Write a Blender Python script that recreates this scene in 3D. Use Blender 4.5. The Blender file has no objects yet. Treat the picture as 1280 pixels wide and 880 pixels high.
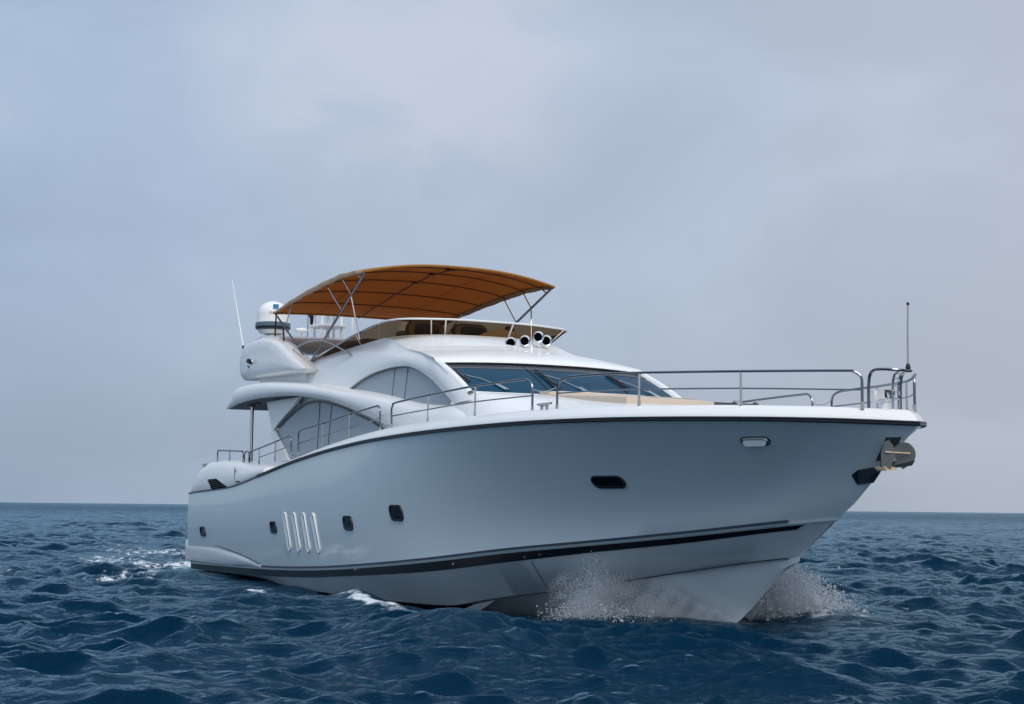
import bpy, math, random
import numpy as np
from mathutils import Vector, Matrix
from mathutils.bvhtree import BVHTree

random.seed(4)
rng = np.random.default_rng(11)
scene = bpy.context.scene
col = scene.collection
R = math.radians

# ------------------------------------------------------------------ camera
cam_data = bpy.data.cameras.new('camera')
cam = bpy.data.objects.new('camera', cam_data)
col.objects.link(cam)
scene.camera = cam
F_PX = 1900.0
cam_data.sensor_fit = 'HORIZONTAL'
cam_data.sensor_width = 36.0
cam_data.lens = 36.0 * F_PX / 1280.0
cam_data.clip_start = 0.2
cam_data.clip_end = 60000
pitch = math.atan(194.3 / F_PX)
roll = math.atan(0.01058)
cam.location = (0, 0, 1.72)
cam.rotation_mode = 'QUATERNION'
cam.rotation_quaternion = (Matrix.Rotation(math.pi / 2 + pitch, 4, 'X') @ Matrix.Rotation(roll, 4, 'Z')).to_quaternion()
scene.render.resolution_x = 1024
scene.render.resolution_y = 704

# ------------------------------------------------------------------ sky, sun, exposure
SUN_EL, SUN_AZ = R(47), R(166)          # azimuth measured from the view direction towards the right
world = bpy.data.worlds.new('World')
scene.world = world
world.use_nodes = True
nt = world.node_tree
N, L = nt.nodes, nt.links
N.clear()
out = N.new('ShaderNodeOutputWorld')
bg = N.new('ShaderNodeBackground')
bg.inputs['Strength'].default_value = 0.1
L.new(bg.outputs[0], out.inputs['Surface'])
sky = N.new('ShaderNodeTexSky')
sky.sky_type = 'NISHITA'
sky.sun_disc = False
sky.sun_elevation = SUN_EL
sky.sun_rotation = SUN_AZ
sky.dust_density = 3.0
tc = N.new('ShaderNodeTexCoord')
sep = N.new('ShaderNodeSeparateXYZ')
L.new(tc.outputs['Generated'], sep.inputs[0])


def wmap(src, a, b, c, d, smooth=False):
    m = N.new('ShaderNodeMapRange')
    if smooth:
        m.interpolation_type = 'SMOOTHSTEP'
    m.inputs[1].default_value, m.inputs[2].default_value = a, b
    m.inputs[3].default_value, m.inputs[4].default_value = c, d
    L.new(src, m.inputs[0])
    return m.outputs[0]


def wmix(f, a, b, blend='MIX'):
    m = N.new('ShaderNodeMix')
    m.data_type = 'RGBA'
    m.blend_type = blend
    for k, v in ((0, f), (6, a), (7, b)):
        if hasattr(v, 'is_linked'):
            L.new(v, m.inputs[k])
        elif k == 0:
            m.inputs[0].default_value = v
        else:
            m.inputs[k].default_value = (*v, 1)
    return m.outputs[2]


# overcast veil: bluer to the left, greyer to the right, brighter overhead
side = wmap(sep.outputs[0], -0.36, 0.36, 0, 1)
veil = wmix(side, (3.68, 4.74, 6.32), (5.05, 5.55, 6.55))
mp = N.new('ShaderNodeMapping')
mp.inputs['Scale'].default_value = (2.6, 2.6, 5.0)
mp.inputs['Location'].default_value = (0.7, 0.3, 0.55)
L.new(tc.outputs['Generated'], mp.inputs[0])
nz = N.new('ShaderNodeTexNoise')
nz.inputs['Scale'].default_value = 1.7
nz.inputs['Detail'].default_value = 4.5
nz.inputs['Roughness'].default_value = 0.5
nz.inputs['Distortion'].default_value = 0.35
L.new(mp.outputs[0], nz.inputs['Vector'])
bright = wmap(nz.outputs[0], 0.36, 0.74, 0.95, 1.10, True)
veil = wmix(1.0, veil, bright, 'MULTIPLY')
pink = wmap(nz.outputs[0], 0.60, 0.76, 0.0, 0.4, True)
veil = wmix(pink, veil, (5.2, 5.5, 6.5))
vm = N.new('ShaderNodeVectorMath')
vm.operation = 'DOT_PRODUCT'
L.new(tc.outputs['Generated'], vm.inputs[0])
vm.inputs[1].default_value = (-0.072, 0.953, 0.295)
spot = wmap(vm.outputs['Value'], 0.988, 0.9992, 0.0, 0.8, True)
nz2 = N.new('ShaderNodeTexNoise')
nz2.inputs['Scale'].default_value = 9.0
nz2.inputs['Detail'].default_value = 5
nz2.inputs['Distortion'].default_value = 0.6
mp2 = N.new('ShaderNodeMapping')
mp2.inputs['Scale'].default_value = (1, 1, 1.6)
mp2.inputs['Location'].default_value = (0.2, 0.0, 0.37)
L.new(tc.outputs['Generated'], mp2.inputs[0])
L.new(mp2.outputs[0], nz2.inputs['Vector'])
pf = wmap(nz2.outputs[0], 0.36, 0.66, 0.35, 0.85, True)
pm = N.new('ShaderNodeMath')
pm.operation = 'MULTIPLY'
L.new(spot, pm.inputs[0])
L.new(pf, pm.inputs[1])
veil = wmix(pm.outputs[0], veil, (6.1, 6.5, 7.5))
high = wmap(sep.outputs[2], 0.12, 0.30, 1.0, 1.06)
veil = wmix(1.0, veil, high, 'MULTIPLY')
zen = wmap(sep.outputs[2], 0.34, 0.95, 1.0, 1.6)
veil = wmix(1.0, veil, zen, 'MULTIPLY')
low = wmap(sep.outputs[2], -0.02, 0.16, 0.86, 1.0)
veil = wmix(1.0, veil, low, 'MULTIPLY')
final = wmix(0.9, sky.outputs[0], veil)
L.new(final, bg.inputs['Color'])

sun_d = bpy.data.lights.new('sun', 'SUN')
sun_d.energy = 1.9
sun_d.angle = R(30)
sun_d.color = (1.0, 0.95, 0.88)
sun = bpy.data.objects.new('sun', sun_d)
col.objects.link(sun)
to_sun = Vector((math.sin(SUN_AZ) * math.cos(SUN_EL), math.cos(SUN_AZ) * math.cos(SUN_EL), math.sin(SUN_EL)))
sun.rotation_mode = 'QUATERNION'
sun.rotation_quaternion = to_sun.to_track_quat('Z', 'Y')
sun.location = (30, 10, 40)

vs = scene.view_settings
vs.view_transform = 'Standard'
vs.look = 'None'
vs.exposure = 0.0
vs.gamma = 1.0
vs.use_curve_mapping = False

# ------------------------------------------------------------------ materials
MAT = {}


def mat(name, base, rough=0.5, metal=0.0, coat=0.0, ior=1.5, noise=0.0, nscale=3.0, bump=0.0, bscale=40.0, spec=0.5, rvar=0.0):
    m = bpy.data.materials.new(name)
    m.use_nodes = True
    n, l = m.node_tree.nodes, m.node_tree.links
    p = n['Principled BSDF']
    p.inputs['Base Color'].default_value = (*base, 1)
    p.inputs['Roughness'].default_value = rough
    p.inputs['Metallic'].default_value = metal
    p.inputs['Coat Weight'].default_value = coat
    p.inputs['Coat Roughness'].default_value = 0.06
    p.inputs['IOR'].default_value = ior
    p.inputs['Specular IOR Level'].default_value = spec
    t = n.new('ShaderNodeTexCoord')
    if noise > 0 or rvar > 0:
        q = n.new('ShaderNodeTexNoise')
        q.inputs['Scale'].default_value = nscale
        q.inputs['Detail'].default_value = 6
        l.new(t.outputs['Object'], q.inputs['Vector'])
        if noise > 0:
            mx = n.new('ShaderNodeMix')
            mx.data_type = 'RGBA'
            mx.inputs[6].default_value = (*[c * (1 - noise) for c in base], 1)
            mx.inputs[7].default_value = (*[min(1, c * (1 + noise)) for c in base], 1)
            l.new(q.outputs[0], mx.inputs[0])
            l.new(mx.outputs[2], p.inputs['Base Color'])
        if rvar > 0:
            rm = n.new('ShaderNodeMapRange')
            rm.inputs[1].default_value, rm.inputs[2].default_value = 0.3, 0.7
            rm.inputs[3].default_value, rm.inputs[4].default_value = rough, rough + rvar
            l.new(q.outputs[0], rm.inputs[0])
            l.new(rm.outputs[0], p.inputs['Roughness'])
    if bump > 0:
        q = n.new('ShaderNodeTexNoise')
        q.inputs['Scale'].default_value = bscale
        q.inputs['Detail'].default_value = 4
        l.new(t.outputs['Object'], q.inputs['Vector'])
        b = n.new('ShaderNodeBump')
        b.inputs['Strength'].default_value = bump
        b.inputs['Distance'].default_value = 0.02
        l.new(q.outputs[0], b.inputs['Height'])
        l.new(b.outputs[0], p.inputs['Normal'])
    MAT[name] = m
    return m


mat('hull_silver', (0.63, 0.705, 0.73), 0.24, coat=0.7, noise=0.02, nscale=0.9, rvar=0.03, bump=0.12, bscale=1.3)
mat('hull_gelcoat', (0.70, 0.73, 0.75), 0.28, coat=0.5, noise=0.03, nscale=0.9, rvar=0.10)
mat('deck_gelcoat', (0.80, 0.80, 0.79), 0.32, coat=0.35, noise=0.02, nscale=1.2, rvar=0.08)
mat('black_stripe', (0.006, 0.007, 0.009), 0.35)
mat('deep_black', (0.002, 0.002, 0.003), 0.9, spec=0.0)
mat('groove_shadow_blue', (0.020, 0.040, 0.060), 0.35)
mat('teak', (0.16, 0.10, 0.055), 0.6, noise=0.2, nscale=6)
mat('soffit_grey', (0.09, 0.125, 0.15), 0.6)
mat('shaded_bow', (0.13, 0.06, 0.018), 0.6)  # canopy bows and spine coloured dark, painting in the shade under the cloth
mat('antifoul', (0.008, 0.009, 0.012), 0.6)
mat('rubber', (0.010, 0.013, 0.020), 0.35)
mat('dark_plastic', (0.012, 0.012, 0.014), 0.3, rvar=0.1)
mat('frame_grey', (0.05, 0.06, 0.07), 0.4)
mat('steel', (0.62, 0.60, 0.57), 0.16, metal=1.0)
mat('darkened_steel', (0.20, 0.22, 0.25), 0.22, metal=1.0)  # darkened copy of steel; base colour stands in for dark sea reflected in rails
mat('chrome', (0.75, 0.77, 0.80), 0.06, metal=1.0)
mat('anchor_steel', (0.40, 0.39, 0.37), 0.38, metal=0.8, noise=0.25, nscale=8)
mat('olive_steel', (0.10, 0.11, 0.10), 0.5, metal=0.5, noise=0.2, nscale=8)
mat('bronze', (0.50, 0.38, 0.25), 0.5, metal=0.4)
mat('window_cover', (0.30, 0.345, 0.39), 0.42, spec=0.5, noise=0.03, nscale=1.5, bump=0.05, bscale=300)
m = mat('windscreen_glass', (0.001, 0.055, 0.120), 0.03)
n, l = m.node_tree.nodes, m.node_tree.links
dif = n.new('ShaderNodeBsdfDiffuse')
dif.inputs['Color'].default_value = (0.0005, 0.042, 0.088, 1)
gl_ = n.new('ShaderNodeBsdfGlossy')
gl_.inputs['Roughness'].default_value = 0.03
fr0 = n.new('ShaderNodeFresnel')
fr0.inputs['IOR'].default_value = 1.4
mu = n.new('ShaderNodeMath')
mu.operation = 'MULTIPLY'
mu.inputs[1].default_value = 0.5
l.new(fr0.outputs[0], mu.inputs[0])
mxs = n.new('ShaderNodeMixShader')
l.new(mu.outputs[0], mxs.inputs[0])
l.new(dif.outputs[0], mxs.inputs[1])
l.new(gl_.outputs[0], mxs.inputs[2])
l.new(mxs.outputs[0], n['Material Output'].inputs['Surface'])
mat('port_glass', (0.006, 0.007, 0.009), 0.05, ior=1.5)
mat('pad_vinyl', (0.60, 0.50, 0.40), 0.55, noise=0.06, nscale=5)
mat('seat_vinyl', (0.16, 0.11, 0.07), 0.5, noise=0.08)
mat('console_vinyl', (0.55, 0.42, 0.27), 0.55)
mat('dome_white', (0.82, 0.81, 0.80), 0.35)
mat('dome_band', (0.10, 0.16, 0.20), 0.35)
mat('beam_beige', (0.66, 0.58, 0.48), 0.5)
mat('mark_blue', (0.02, 0.20, 0.50), 0.5)
mat('mark_grey', (0.25, 0.33, 0.40), 0.5)
mat('ensign_black', (0.006, 0.006, 0.01), 0.8)
mat('fibreglass', (0.75, 0.75, 0.74), 0.4)
mat('interior_dark', (0.02, 0.022, 0.026), 0.6)
mat('slot_white', (0.86, 0.86, 0.84), 0.4)

# canvas: orange cloth that lets light through
m = mat('canvas', (0.48, 0.24, 0.05), 0.85, noise=0.10, nscale=2.5, bump=0.25, bscale=60)
n, l = m.node_tree.nodes, m.node_tree.links
tr = n.new('ShaderNodeBsdfTranslucent')
tr.inputs['Color'].default_value = (0.64, 0.26, 0.02, 1)
mxs = n.new('ShaderNodeMixShader')
mxs.inputs[0].default_value = 0.40
l.new(n['Principled BSDF'].outputs[0], mxs.inputs[1])
l.new(tr.outputs[0], mxs.inputs[2])
l.new(mxs.outputs[0], n['Material Output'].inputs['Surface'])
mat('canvas_hem', (0.40, 0.28, 0.17), 0.85, noise=0.12, nscale=6)

# bronze tinted acrylic of the flybridge windshield
m = mat('tinted_acrylic', (0.02, 0.015, 0.01), 0.05)
n, l = m.node_tree.nodes, m.node_tree.links
tp = n.new('ShaderNodeBsdfTransparent')
tp.inputs['Color'].default_value = (0.23, 0.152, 0.09, 1)
mxs = n.new('ShaderNodeMixShader')
mxs.inputs[0].default_value = 0.90
l.new(n['Principled BSDF'].outputs[0], mxs.inputs[1])
l.new(tp.outputs[0], mxs.inputs[2])
l.new(mxs.outputs[0], n['Material Output'].inputs['Surface'])

# ------------------------------------------------------------------ mesh helpers
YACHT = bpy.data.objects.new('motor_yacht', None)
col.objects.link(YACHT)
YACHT.empty_display_size = 1.0
HEAD = R(26.5)                       # bow points towards the camera and to the right
hx = Vector((math.sin(HEAD), -math.cos(HEAD), 0))
hy = Vector((-math.cos(HEAD), -math.sin(HEAD), 0))   # starboard
hz = Vector((0, 0, 1))
BOAT_O = Vector((-5.667, 41.591, 0))
# boat frame (x forward from the transom, y to port in Blender's right-handed frame)
YACHT.matrix_world = Matrix(((hx.x, -hy.x, 0, BOAT_O.x), (hx.y, -hy.y, 0, BOAT_O.y), (0, 0, 1, 0), (0, 0, 0, 1)))
YACHT['label'] = 'large white motor yacht under way on the sea with an orange canopy on its flybridge'
YACHT['category'] = 'yacht'


def link(name, verts, faces, material, parent=YACHT, sharp=35, smooth=True, fmats=None, mats=None, raw=False):
    """vertices are given as (x forward, y starboard, z up)"""
    me = bpy.data.meshes.new(name)
    v = np.asarray(verts, float).reshape(-1, 3).copy()
    if not raw:
        v[:, 1] *= -1
    me.from_pydata(v.tolist(), [], [tuple(int(i) for i in f) for f in faces])
    me.validate()
    import bmesh
    bm = bmesh.new()
    bm.from_mesh(me)
    bmesh.ops.remove_doubles(bm, verts=bm.verts, dist=0.0004)
    bmesh.ops.recalc_face_normals(bm, faces=bm.faces)
    bm.to_mesh(me)
    bm.free()
    if mats:
        for q in mats:
            me.materials.append(MAT[q])
    else:
        me.materials.append(MAT[material])
    if smooth:
        me.shade_smooth()
        me.set_sharp_from_angle(angle=R(sharp))
    o = bpy.data.objects.new(name, me)
    col.objects.link(o)
    if parent:
        o.parent = parent
    return o


class MB:
    """collects shapes into one mesh"""
    def __init__(s):
        s.v, s.f = [], []

    def add(s, v, f):
        o = len(s.v)
        s.v += [tuple(p) for p in v]
        s.f += [tuple(i + o for i in q) for q in f]
        return s

    def loft(s, rows, closed=False, cap=False):
        rows = [np.asarray(r, float) for r in rows]
        n = len(rows[0])
        v = np.concatenate(rows)
        f = []
        for i in range(len(rows) - 1):
            for j in range(n - 1 + (1 if closed else 0)):
                a, b = i * n + j, i * n + (j + 1) % n
                f.append((a, b, b + n, a + n))
        if cap:
            f.append(tuple(range(n)))
            f.append(tuple((len(rows) - 1) * n + k for k in range(n)))
        return s.add(v, f)

    def tube(s, pts, r, n=8, cap=True):
        P = [Vector(p) for p in pts]
        rows = []
        up = None
        for i, p in enumerate(P):
            if i == 0:
                t = P[1] - P[0]
            elif i == len(P) - 1:
                t = P[-1] - P[-2]
            else:
                t = (P[i + 1] - p).normalized() + (p - P[i - 1]).normalized()
            t.normalize()
            if up is None:
                up = Vector((0, 0, 1)) if abs(t.z) < 0.9 else Vector((0, 1, 0))
            a = t.cross(up).normalized()
            up = a.cross(t).normalized()
            rr = r[i] if hasattr(r, '__len__') else r
            rows.append([p + a * (rr * math.cos(2 * math.pi * k / n)) + up * (rr * math.sin(2 * math.pi * k / n)) for k in range(n)])
        return s.loft(rows, closed=True, cap=cap)

    def box(s, c, size, rot=None):
        c = Vector(c)
        a, b, d = [q / 2 for q in size]
        vs_ = [Vector((x, y, z)) for x in (-a, a) for y in (-b, b) for z in (-d, d)]
        if rot is not None:
            vs_ = [rot @ q for q in vs_]
        return s.add([c + q for q in vs_], [(0, 1, 3, 2), (4, 6, 7, 5), (0, 4, 5, 1), (2, 3, 7, 6), (0, 2, 6, 4), (1, 5, 7, 3)])

    def lathe(s, prof, o=(0, 0, 0), axis=(0, 0, 1), n=24):
        """prof: (radius, height) pairs along the axis"""
        ax = Vector(axis).normalized()
        a = ax.orthogonal().normalized()
        b = ax.cross(a)
        o = Vector(o)
        rows = [[o + ax * h + a * (r * math.cos(2 * math.pi * k / n)) + b * (r * math.sin(2 * math.pi * k / n)) for k in range(n)] for r, h in prof]
        return s.loft(rows, closed=True, cap=True)

    def build(s, name, material, parent=YACHT, sharp=35, smooth=True):
        return link(name, s.v, s.f, material, parent, sharp, smooth)


def flip(pts, sg):
    p = np.array(pts, float)
    p[..., 1] *= sg
    return p


def pchip(xs, ys):
    xs, ys = np.asarray(xs, float), np.asarray(ys, float)
    h = np.diff(xs)
    d = np.diff(ys) / h
    m_ = np.zeros_like(xs)
    m_[0], m_[-1] = d[0], d[-1]
    for i in range(1, len(xs) - 1):
        if d[i - 1] * d[i] > 0:
            w1, w2 = 2 * h[i] + h[i - 1], h[i] + 2 * h[i - 1]
            m_[i] = (w1 + w2) / (w1 / d[i - 1] + w2 / d[i])

    def f(x):
        x = np.asarray(x, float)
        i = np.clip(np.searchsorted(xs, x) - 1, 0, len(xs) - 2)
        t = (x - xs[i]) / h[i]
        t = np.clip(t, 0, 1)
        return ((1 + 2 * t) * (1 - t) ** 2 * ys[i] + t * (1 - t) ** 2 * h[i] * m_[i] + t * t * (3 - 2 * t) * ys[i + 1] + t * t * (t - 1) * h[i] * m_[i + 1])
    return f


def spline(pts, n, smooth=True):
    """even resampling of a polyline with rounded (Catmull-Rom) interpolation"""
    p = np.asarray(pts, float)
    if smooth and len(p) > 2:
        q = []
        e = np.vstack([2 * p[0] - p[1], p, 2 * p[-1] - p[-2]])
        for i in range(1, len(e) - 2):
            for t in np.linspace(0, 1, 12, endpoint=False):
                a, b, c, d = e[i - 1], e[i], e[i + 1], e[i + 2]
                q.append(0.5 * (2 * b + (c - a) * t + (2 * a - 5 * b + 4 * c - d) * t * t + (3 * b - a - 3 * c + d) * t ** 3))
        q.append(p[-1])
        p = np.array(q)
    d = np.r_[0, np.cumsum(np.linalg.norm(np.diff(p, axis=0), axis=1))]
    t = np.linspace(0, d[-1], n)
    return np.stack([np.interp(t, d, p[:, k]) for k in range(p.shape[1])], 1)


def para(pts, n):
    """Catmull-Rom through points with equal parameter per point (keeps pairs matched)"""
    p = np.asarray(pts, float)
    e = np.vstack([2 * p[0] - p[1], p, 2 * p[-1] - p[-2]])
    u = np.linspace(0, len(p) - 1, n)
    i = np.clip(u.astype(int), 0, len(p) - 2)
    t = (u - i)[:, None]
    a, b, c, d = e[i], e[i + 1], e[i + 2], e[i + 3]
    return 0.5 * (2 * b + (c - a) * t + (2 * a - 5 * b + 4 * c - d) * t * t + (3 * b - a - 3 * c + d) * t ** 3)


def breadth(B, xe, x0, n):
    return lambda x: B * (1 - np.clip((np.asarray(x, float) - x0) / (xe - x0), 0, 1) ** n)


# ------------------------------------------------------------------ sea (waves, bow wave, wake)
def boat_xy(X, Y):
    dx, dy = X - BOAT_O.x, Y - BOAT_O.y
    return dx * hx.x + dy * hx.y, dx * hy.x + dy * hy.y


b_water = breadth(2.78, 20.75, 6.0, 2.3)


def sstep(a, b, x):
    t = np.clip((x - a) / (b - a), 0, 1)
    return t * t * (3 - 2 * t)


def gauss(x, y, cx, cy, sx, sy, ang=0.0):
    c, s = math.cos(ang), math.sin(ang)
    u = (x - cx) * c + (y - cy) * s
    v = -(x - cx) * s + (y - cy) * c
    return np.exp(-(u / sx) ** 2 - (v / sy) ** 2)


WAVES = []
for k in range(110):
    lam = 0.22 * (11.0 / 0.22) ** (k / 109.0)
    th = R(-100) + rng.normal(0, 0.62)              # running towards the viewer and a little left
    slope = 0.038 + 0.036 * math.exp(-((math.log(lam) - math.log(1.1)) / 0.8) ** 2)
    if lam < 0.7:
        slope *= 1.6
    if lam > 2.6:
        slope *= 0.62
    if lam > 6:
        slope *= 0.7
    WAVES.append((lam, th, slope * lam / (2 * math.pi), rng.uniform(0, 2 * math.pi)))


def sea_surface(X, Y, spacing):
    bx, by = boat_xy(X, Y)
    bw = b_water(bx)
    d = np.abs(by) - bw
    d = np.where(bx < 0, np.hypot(np.minimum(bx, 0), np.maximum(d, 0)), d)
    d = np.where(bx > 20.75, np.hypot(bx - 20.75, by), d)
    Z = np.zeros_like(X)
    DX = np.zeros_like(X)
    DY = np.zeros_like(X)
    # groups: gusts modulate the chop
    gust = 0.84 + 0.26 * np.sin(0.21 * X + 0.13 * Y + 1.0) * np.sin(0.11 * X - 0.19 * Y) + 0.12 * np.sin(0.53 * X - 0.31 * Y + 2.0) * np.sin(0.37 * Y + 0.23 * X)
    for lam, th, a, ph in WAVES:
        kx, ky = math.cos(th) * 2 * math.pi / lam, math.sin(th) * 2 * math.pi / lam
        w = np.clip((lam - 1.6 * spacing) / (1.5 * spacing), 0, 1) * a
        arg = kx * X + ky * Y + ph
        s, c = np.sin(arg), np.cos(arg)
        Z += w * s
        q = (0.95 if lam < 3 else 0.7) * w
        DX += q * math.cos(th) * c
        DY += q * math.sin(th) * c
    calm = 0.30 + 0.70 * sstep(0.0, 3.5, d)
    near_stbd = np.where(by > 0, 1.0, 0.0)
    k_ = gust * calm
    Z *= k_
    DX *= k_ * sstep(0.0, 1.0, d)
    DY *= k_ * sstep(0.0, 1.0, d)
    # trough along the side, bow wave ridge and diverging waves
    Z += -0.22 * np.exp(-(np.clip(d, 0, 99) / 1.3) ** 2) * np.exp(-((bx - 13.5) / 4.0) ** 2)
    Z += 0.10 * np.exp(-((d - 0.5) / 0.6) ** 2) * np.exp(-((bx - 19.0) / 1.6) ** 2)
    Z += 0.08 * gauss(bx, by, 15.2, 3.75, 2.1, 0.35, -0.05)
    Z += 0.17 * gauss(bx, by, 14.2, 3.6, 1.0, 0.7)
    Z += 0.22 * gauss(bx, by, 20.6, -1.9, 1.3, 0.9)
    Z += 0.16 * gauss(bx, by, 4.4, 4.2, 1.4, 0.5, 0.1)
    Z += 0.30 * gauss(bx, by, 22.0, 5.3, 1.7, 0.8, 0.35) + 0.16 * gauss(bx, by, 23.3, 3.0, 1.2, 0.8, 0.3)
    inside = (d < -0.25) & (bx > -0.2) & (bx < 20.4)
    Z = np.where(inside, -0.55, Z)
    # foam
    foam = np.zeros_like(X)
    foam += 1.0 * gauss(bx, by, 15.2, 3.80, 2.1, 0.26, -0.05)
    foam += 1.0 * gauss(bx, by, 10.4, 4.7, 1.7, 0.45) + 0.5 * gauss(bx, by, 12.6, 4.3, 1.5, 0.25)
    foam += 0.55 * np.exp(-(np.clip(d, 0, 99) / 0.30) ** 2) * sstep(15.5, 17.6, bx) * np.where(by > 0, 1, 0.3) + 0.48 * np.exp(-(np.clip(d, 0, 99) / 0.16) ** 2)
    foam += 0.9 * gauss(bx, by, 20.3, -1.3, 1.5, 0.8, -0.3) + 0.6 * gauss(bx, by, 18.0, -3.5, 2.0, 1.2, -0.4)
    foam += 1.0 * gauss(bx, by, 5.2, 5.7, 2.6, 0.8) + 0.5 * gauss(bx, by, 1.5, 4.6, 3.0, 0.9)
    foam += 0.75 * gauss(bx, by, -12.0, 0.8, 9.0, 2.2) + 0.8 * gauss(bx, by, -2.2, 1.8, 2.2, 1.6) + 0.72 * gauss(bx, by, -6.0, 4.0, 5.0, 1.4) + 0.62 * gauss(bx, by, 0.0, 8.2, 7.0, 1.2)
    foam += 0.85 * gauss(bx, by, 4.6, -14.7, 0.5, 0.4)
    return X + DX, Y + DY, Z, foam


def sea_mesh():
    r = [5.0]
    while r[-1] < 26000:
        q = r[-1]
        st = max(0.030, 0.0042 * q) if q < 450 else (0.009 * q if q < 1500 else 0.03 * q)
        r.append(q + st)
    r = np.array(r)
    dense = np.linspace(-R(21.5), R(21.5), 760)
    coarse = np.linspace(R(21.5), 2 * math.pi - R(21.5), 120)[1:-1]
    ang = np.concatenate([dense, coarse])
    A, RR = np.meshgrid(ang, r)
    X, Y = RR * np.sin(A), RR * np.cos(A)
    dr = np.gradient(r)
    da = np.gradient(np.r_[dense, coarse])
    sp = np.maximum(np.repeat(dr[:, None] * 0.8, len(ang), 1), RR * np.minimum(np.abs(da), 0.1)[None, :])
    X2, Y2, Z, foam = sea_surface(X, Y, sp)
    nr, na = X.shape
    v = np.stack([X2, Y2, Z], -1).reshape(-1, 3)
    idx = np.arange(nr * na).reshape(nr, na)
    a = idx[:-1]
    b = np.roll(idx, -1, axis=1)[:-1]
    c = np.roll(idx, -1, axis=1)[1:]
    d = idx[1:]
    quads = np.stack([a, b, c, d], -1).reshape(-1, 4)
    me = bpy.data.meshes.new('sea')
    # close the small disc under the camera
    v = np.vstack([v, [[0, 0, 0]]])
    ci = len(v) - 1
    tris = np.stack([np.full(na, ci), np.roll(idx[0], -1), idx[0]], -1)
    me.vertices.add(len(v))
    me.vertices.foreach_set('co', v.ravel())
    nl = quads.size + tris.size
    me.loops.add(nl)
    me.loops.foreach_set('vertex_index', np.concatenate([quads.ravel(), tris.ravel()]).astype(np.int32))
    me.polygons.add(len(quads) + len(tris))
    starts = np.concatenate([np.arange(len(quads)) * 4, quads.size + np.arange(len(tris)) * 3]).astype(np.int32)
    me.polygons.foreach_set('loop_start', starts)
    me.polygons.foreach_set('use_smooth', np.ones(len(starts), bool))
    me.update(calc_edges=True)
    at = me.attributes.new('foam', 'FLOAT', 'POINT')
    at.data.foreach_set('value', np.r_[foam.ravel(), 0].astype(np.float32))
    o = bpy.data.objects.new('sea', me)
    col.objects.link(o)
    o['kind'] = 'structure'
    return o


m = bpy.data.materials.new('sea_water')
m.use_nodes = True
n, l = m.node_tree.nodes, m.node_tree.links
n.remove(n['Principled BSDF'])
body = n.new('ShaderNodeBsdfDiffuse')
body.inputs['Color'].default_value = (0.0, 0.0175, 0.041, 1)
gls = n.new('ShaderNodeBsdfGlossy')
gls.inputs['Color'].default_value = (0.62, 0.84, 0.95, 1)
gls.inputs['Roughness'].default_value = 0.07
fre = n.new('ShaderNodeFresnel')
fre.inputs['IOR'].default_value = 1.33
p = n.new('ShaderNodeMixShader')
frs = n.new('ShaderNodeMath')
frs.operation = 'MULTIPLY'
frs.inputs[1].default_value = 1.45
fpw = n.new('ShaderNodeMath')
fpw.operation = 'POWER'
fpw.inputs[1].default_value = 1.6
l.new(fre.outputs[0], fpw.inputs[0])
l.new(fpw.outputs[0], frs.inputs[0])
l.new(frs.outputs[0], p.inputs[0])
l.new(body.outputs[0], p.inputs[1])
l.new(gls.outputs[0], p.inputs[2])
geo = n.new('ShaderNodeNewGeometry')


def noise_node(scale, detail, vec_scale, rough=0.55):
    mp_ = n.new('ShaderNodeMapping')
    mp_.inputs['Scale'].default_value = vec_scale
    l.new(geo.outputs['Position'], mp_.inputs[0])
    q = n.new('ShaderNodeTexNoise')
    q.inputs['Scale'].default_value = scale
    q.inputs['Detail'].default_value = detail
    q.inputs['Roughness'].default_value = rough
    l.new(mp_.outputs[0], q.inputs['Vector'])
    return q.outputs[0]


rip = noise_node(5.0, 7, (0.6, 1.4, 1), 0.66)
b1 = n.new('ShaderNodeBump')
b1.inputs['Strength'].default_value = 0.50
b1.inputs['Distance'].default_value = 0.10
l.new(rip, b1.inputs['Height'])
far = noise_node(0.42, 5, (0.6, 1.3, 1), 0.6)
b2 = n.new('ShaderNodeBump')
cd_ = n.new('ShaderNodeVectorMath')
cd_.operation = 'LENGTH'
l.new(geo.outputs['Position'], cd_.inputs[0])
fm = n.new('ShaderNodeMapRange')
fm.inputs[1].default_value, fm.inputs[2].default_value = 60, 420
fm.inputs[3].default_value, fm.inputs[4].default_value = 0.05, 0.9
l.new(cd_.outputs['Value'], fm.inputs[0])
l.new(fm.outputs[0], b2.inputs['Strength'])
b2.inputs['Distance'].default_value = 1.0
l.new(far, b2.inputs['Height'])
l.new(b1.outputs[0], b2.inputs['Normal'])
for q_ in (body, gls, fre):
    l.new(b2.outputs[0], q_.inputs['Normal'])
# foam mask
fa = n.new('ShaderNodeAttribute')
fa.attribute_name = 'foam'
fn = noise_node(3.6, 9, (1, 1, 0.6), 0.72)
ad = n.new('ShaderNodeMath')
ad.operation = 'MULTIPLY_ADD'
l.new(fn, ad.inputs[0])
ad.inputs[1].default_value = 2.6
l.new(fa.outputs['Fac'], ad.inputs[2])
fr = n.new('ShaderNodeMapRange')
fr.interpolation_type = 'SMOOTHSTEP'
fr.inputs[1].default_value, fr.inputs[2].default_value = 1.88, 2.35
l.new(ad.outputs[0], fr.inputs[0])
fb = n.new('ShaderNodeBsdfPrincipled')
fb.inputs['Base Color'].default_value = (0.74, 0.79, 0.83, 1)
fb.inputs['Roughness'].default_value = 0.8
b3 = n.new('ShaderNodeBump')
b3.inputs['Strength'].default_value = 0.8
b3.inputs['Distance'].default_value = 0.08
l.new(fn, b3.inputs['Height'])
l.new(b3.outputs[0], fb.inputs['Normal'])
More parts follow.
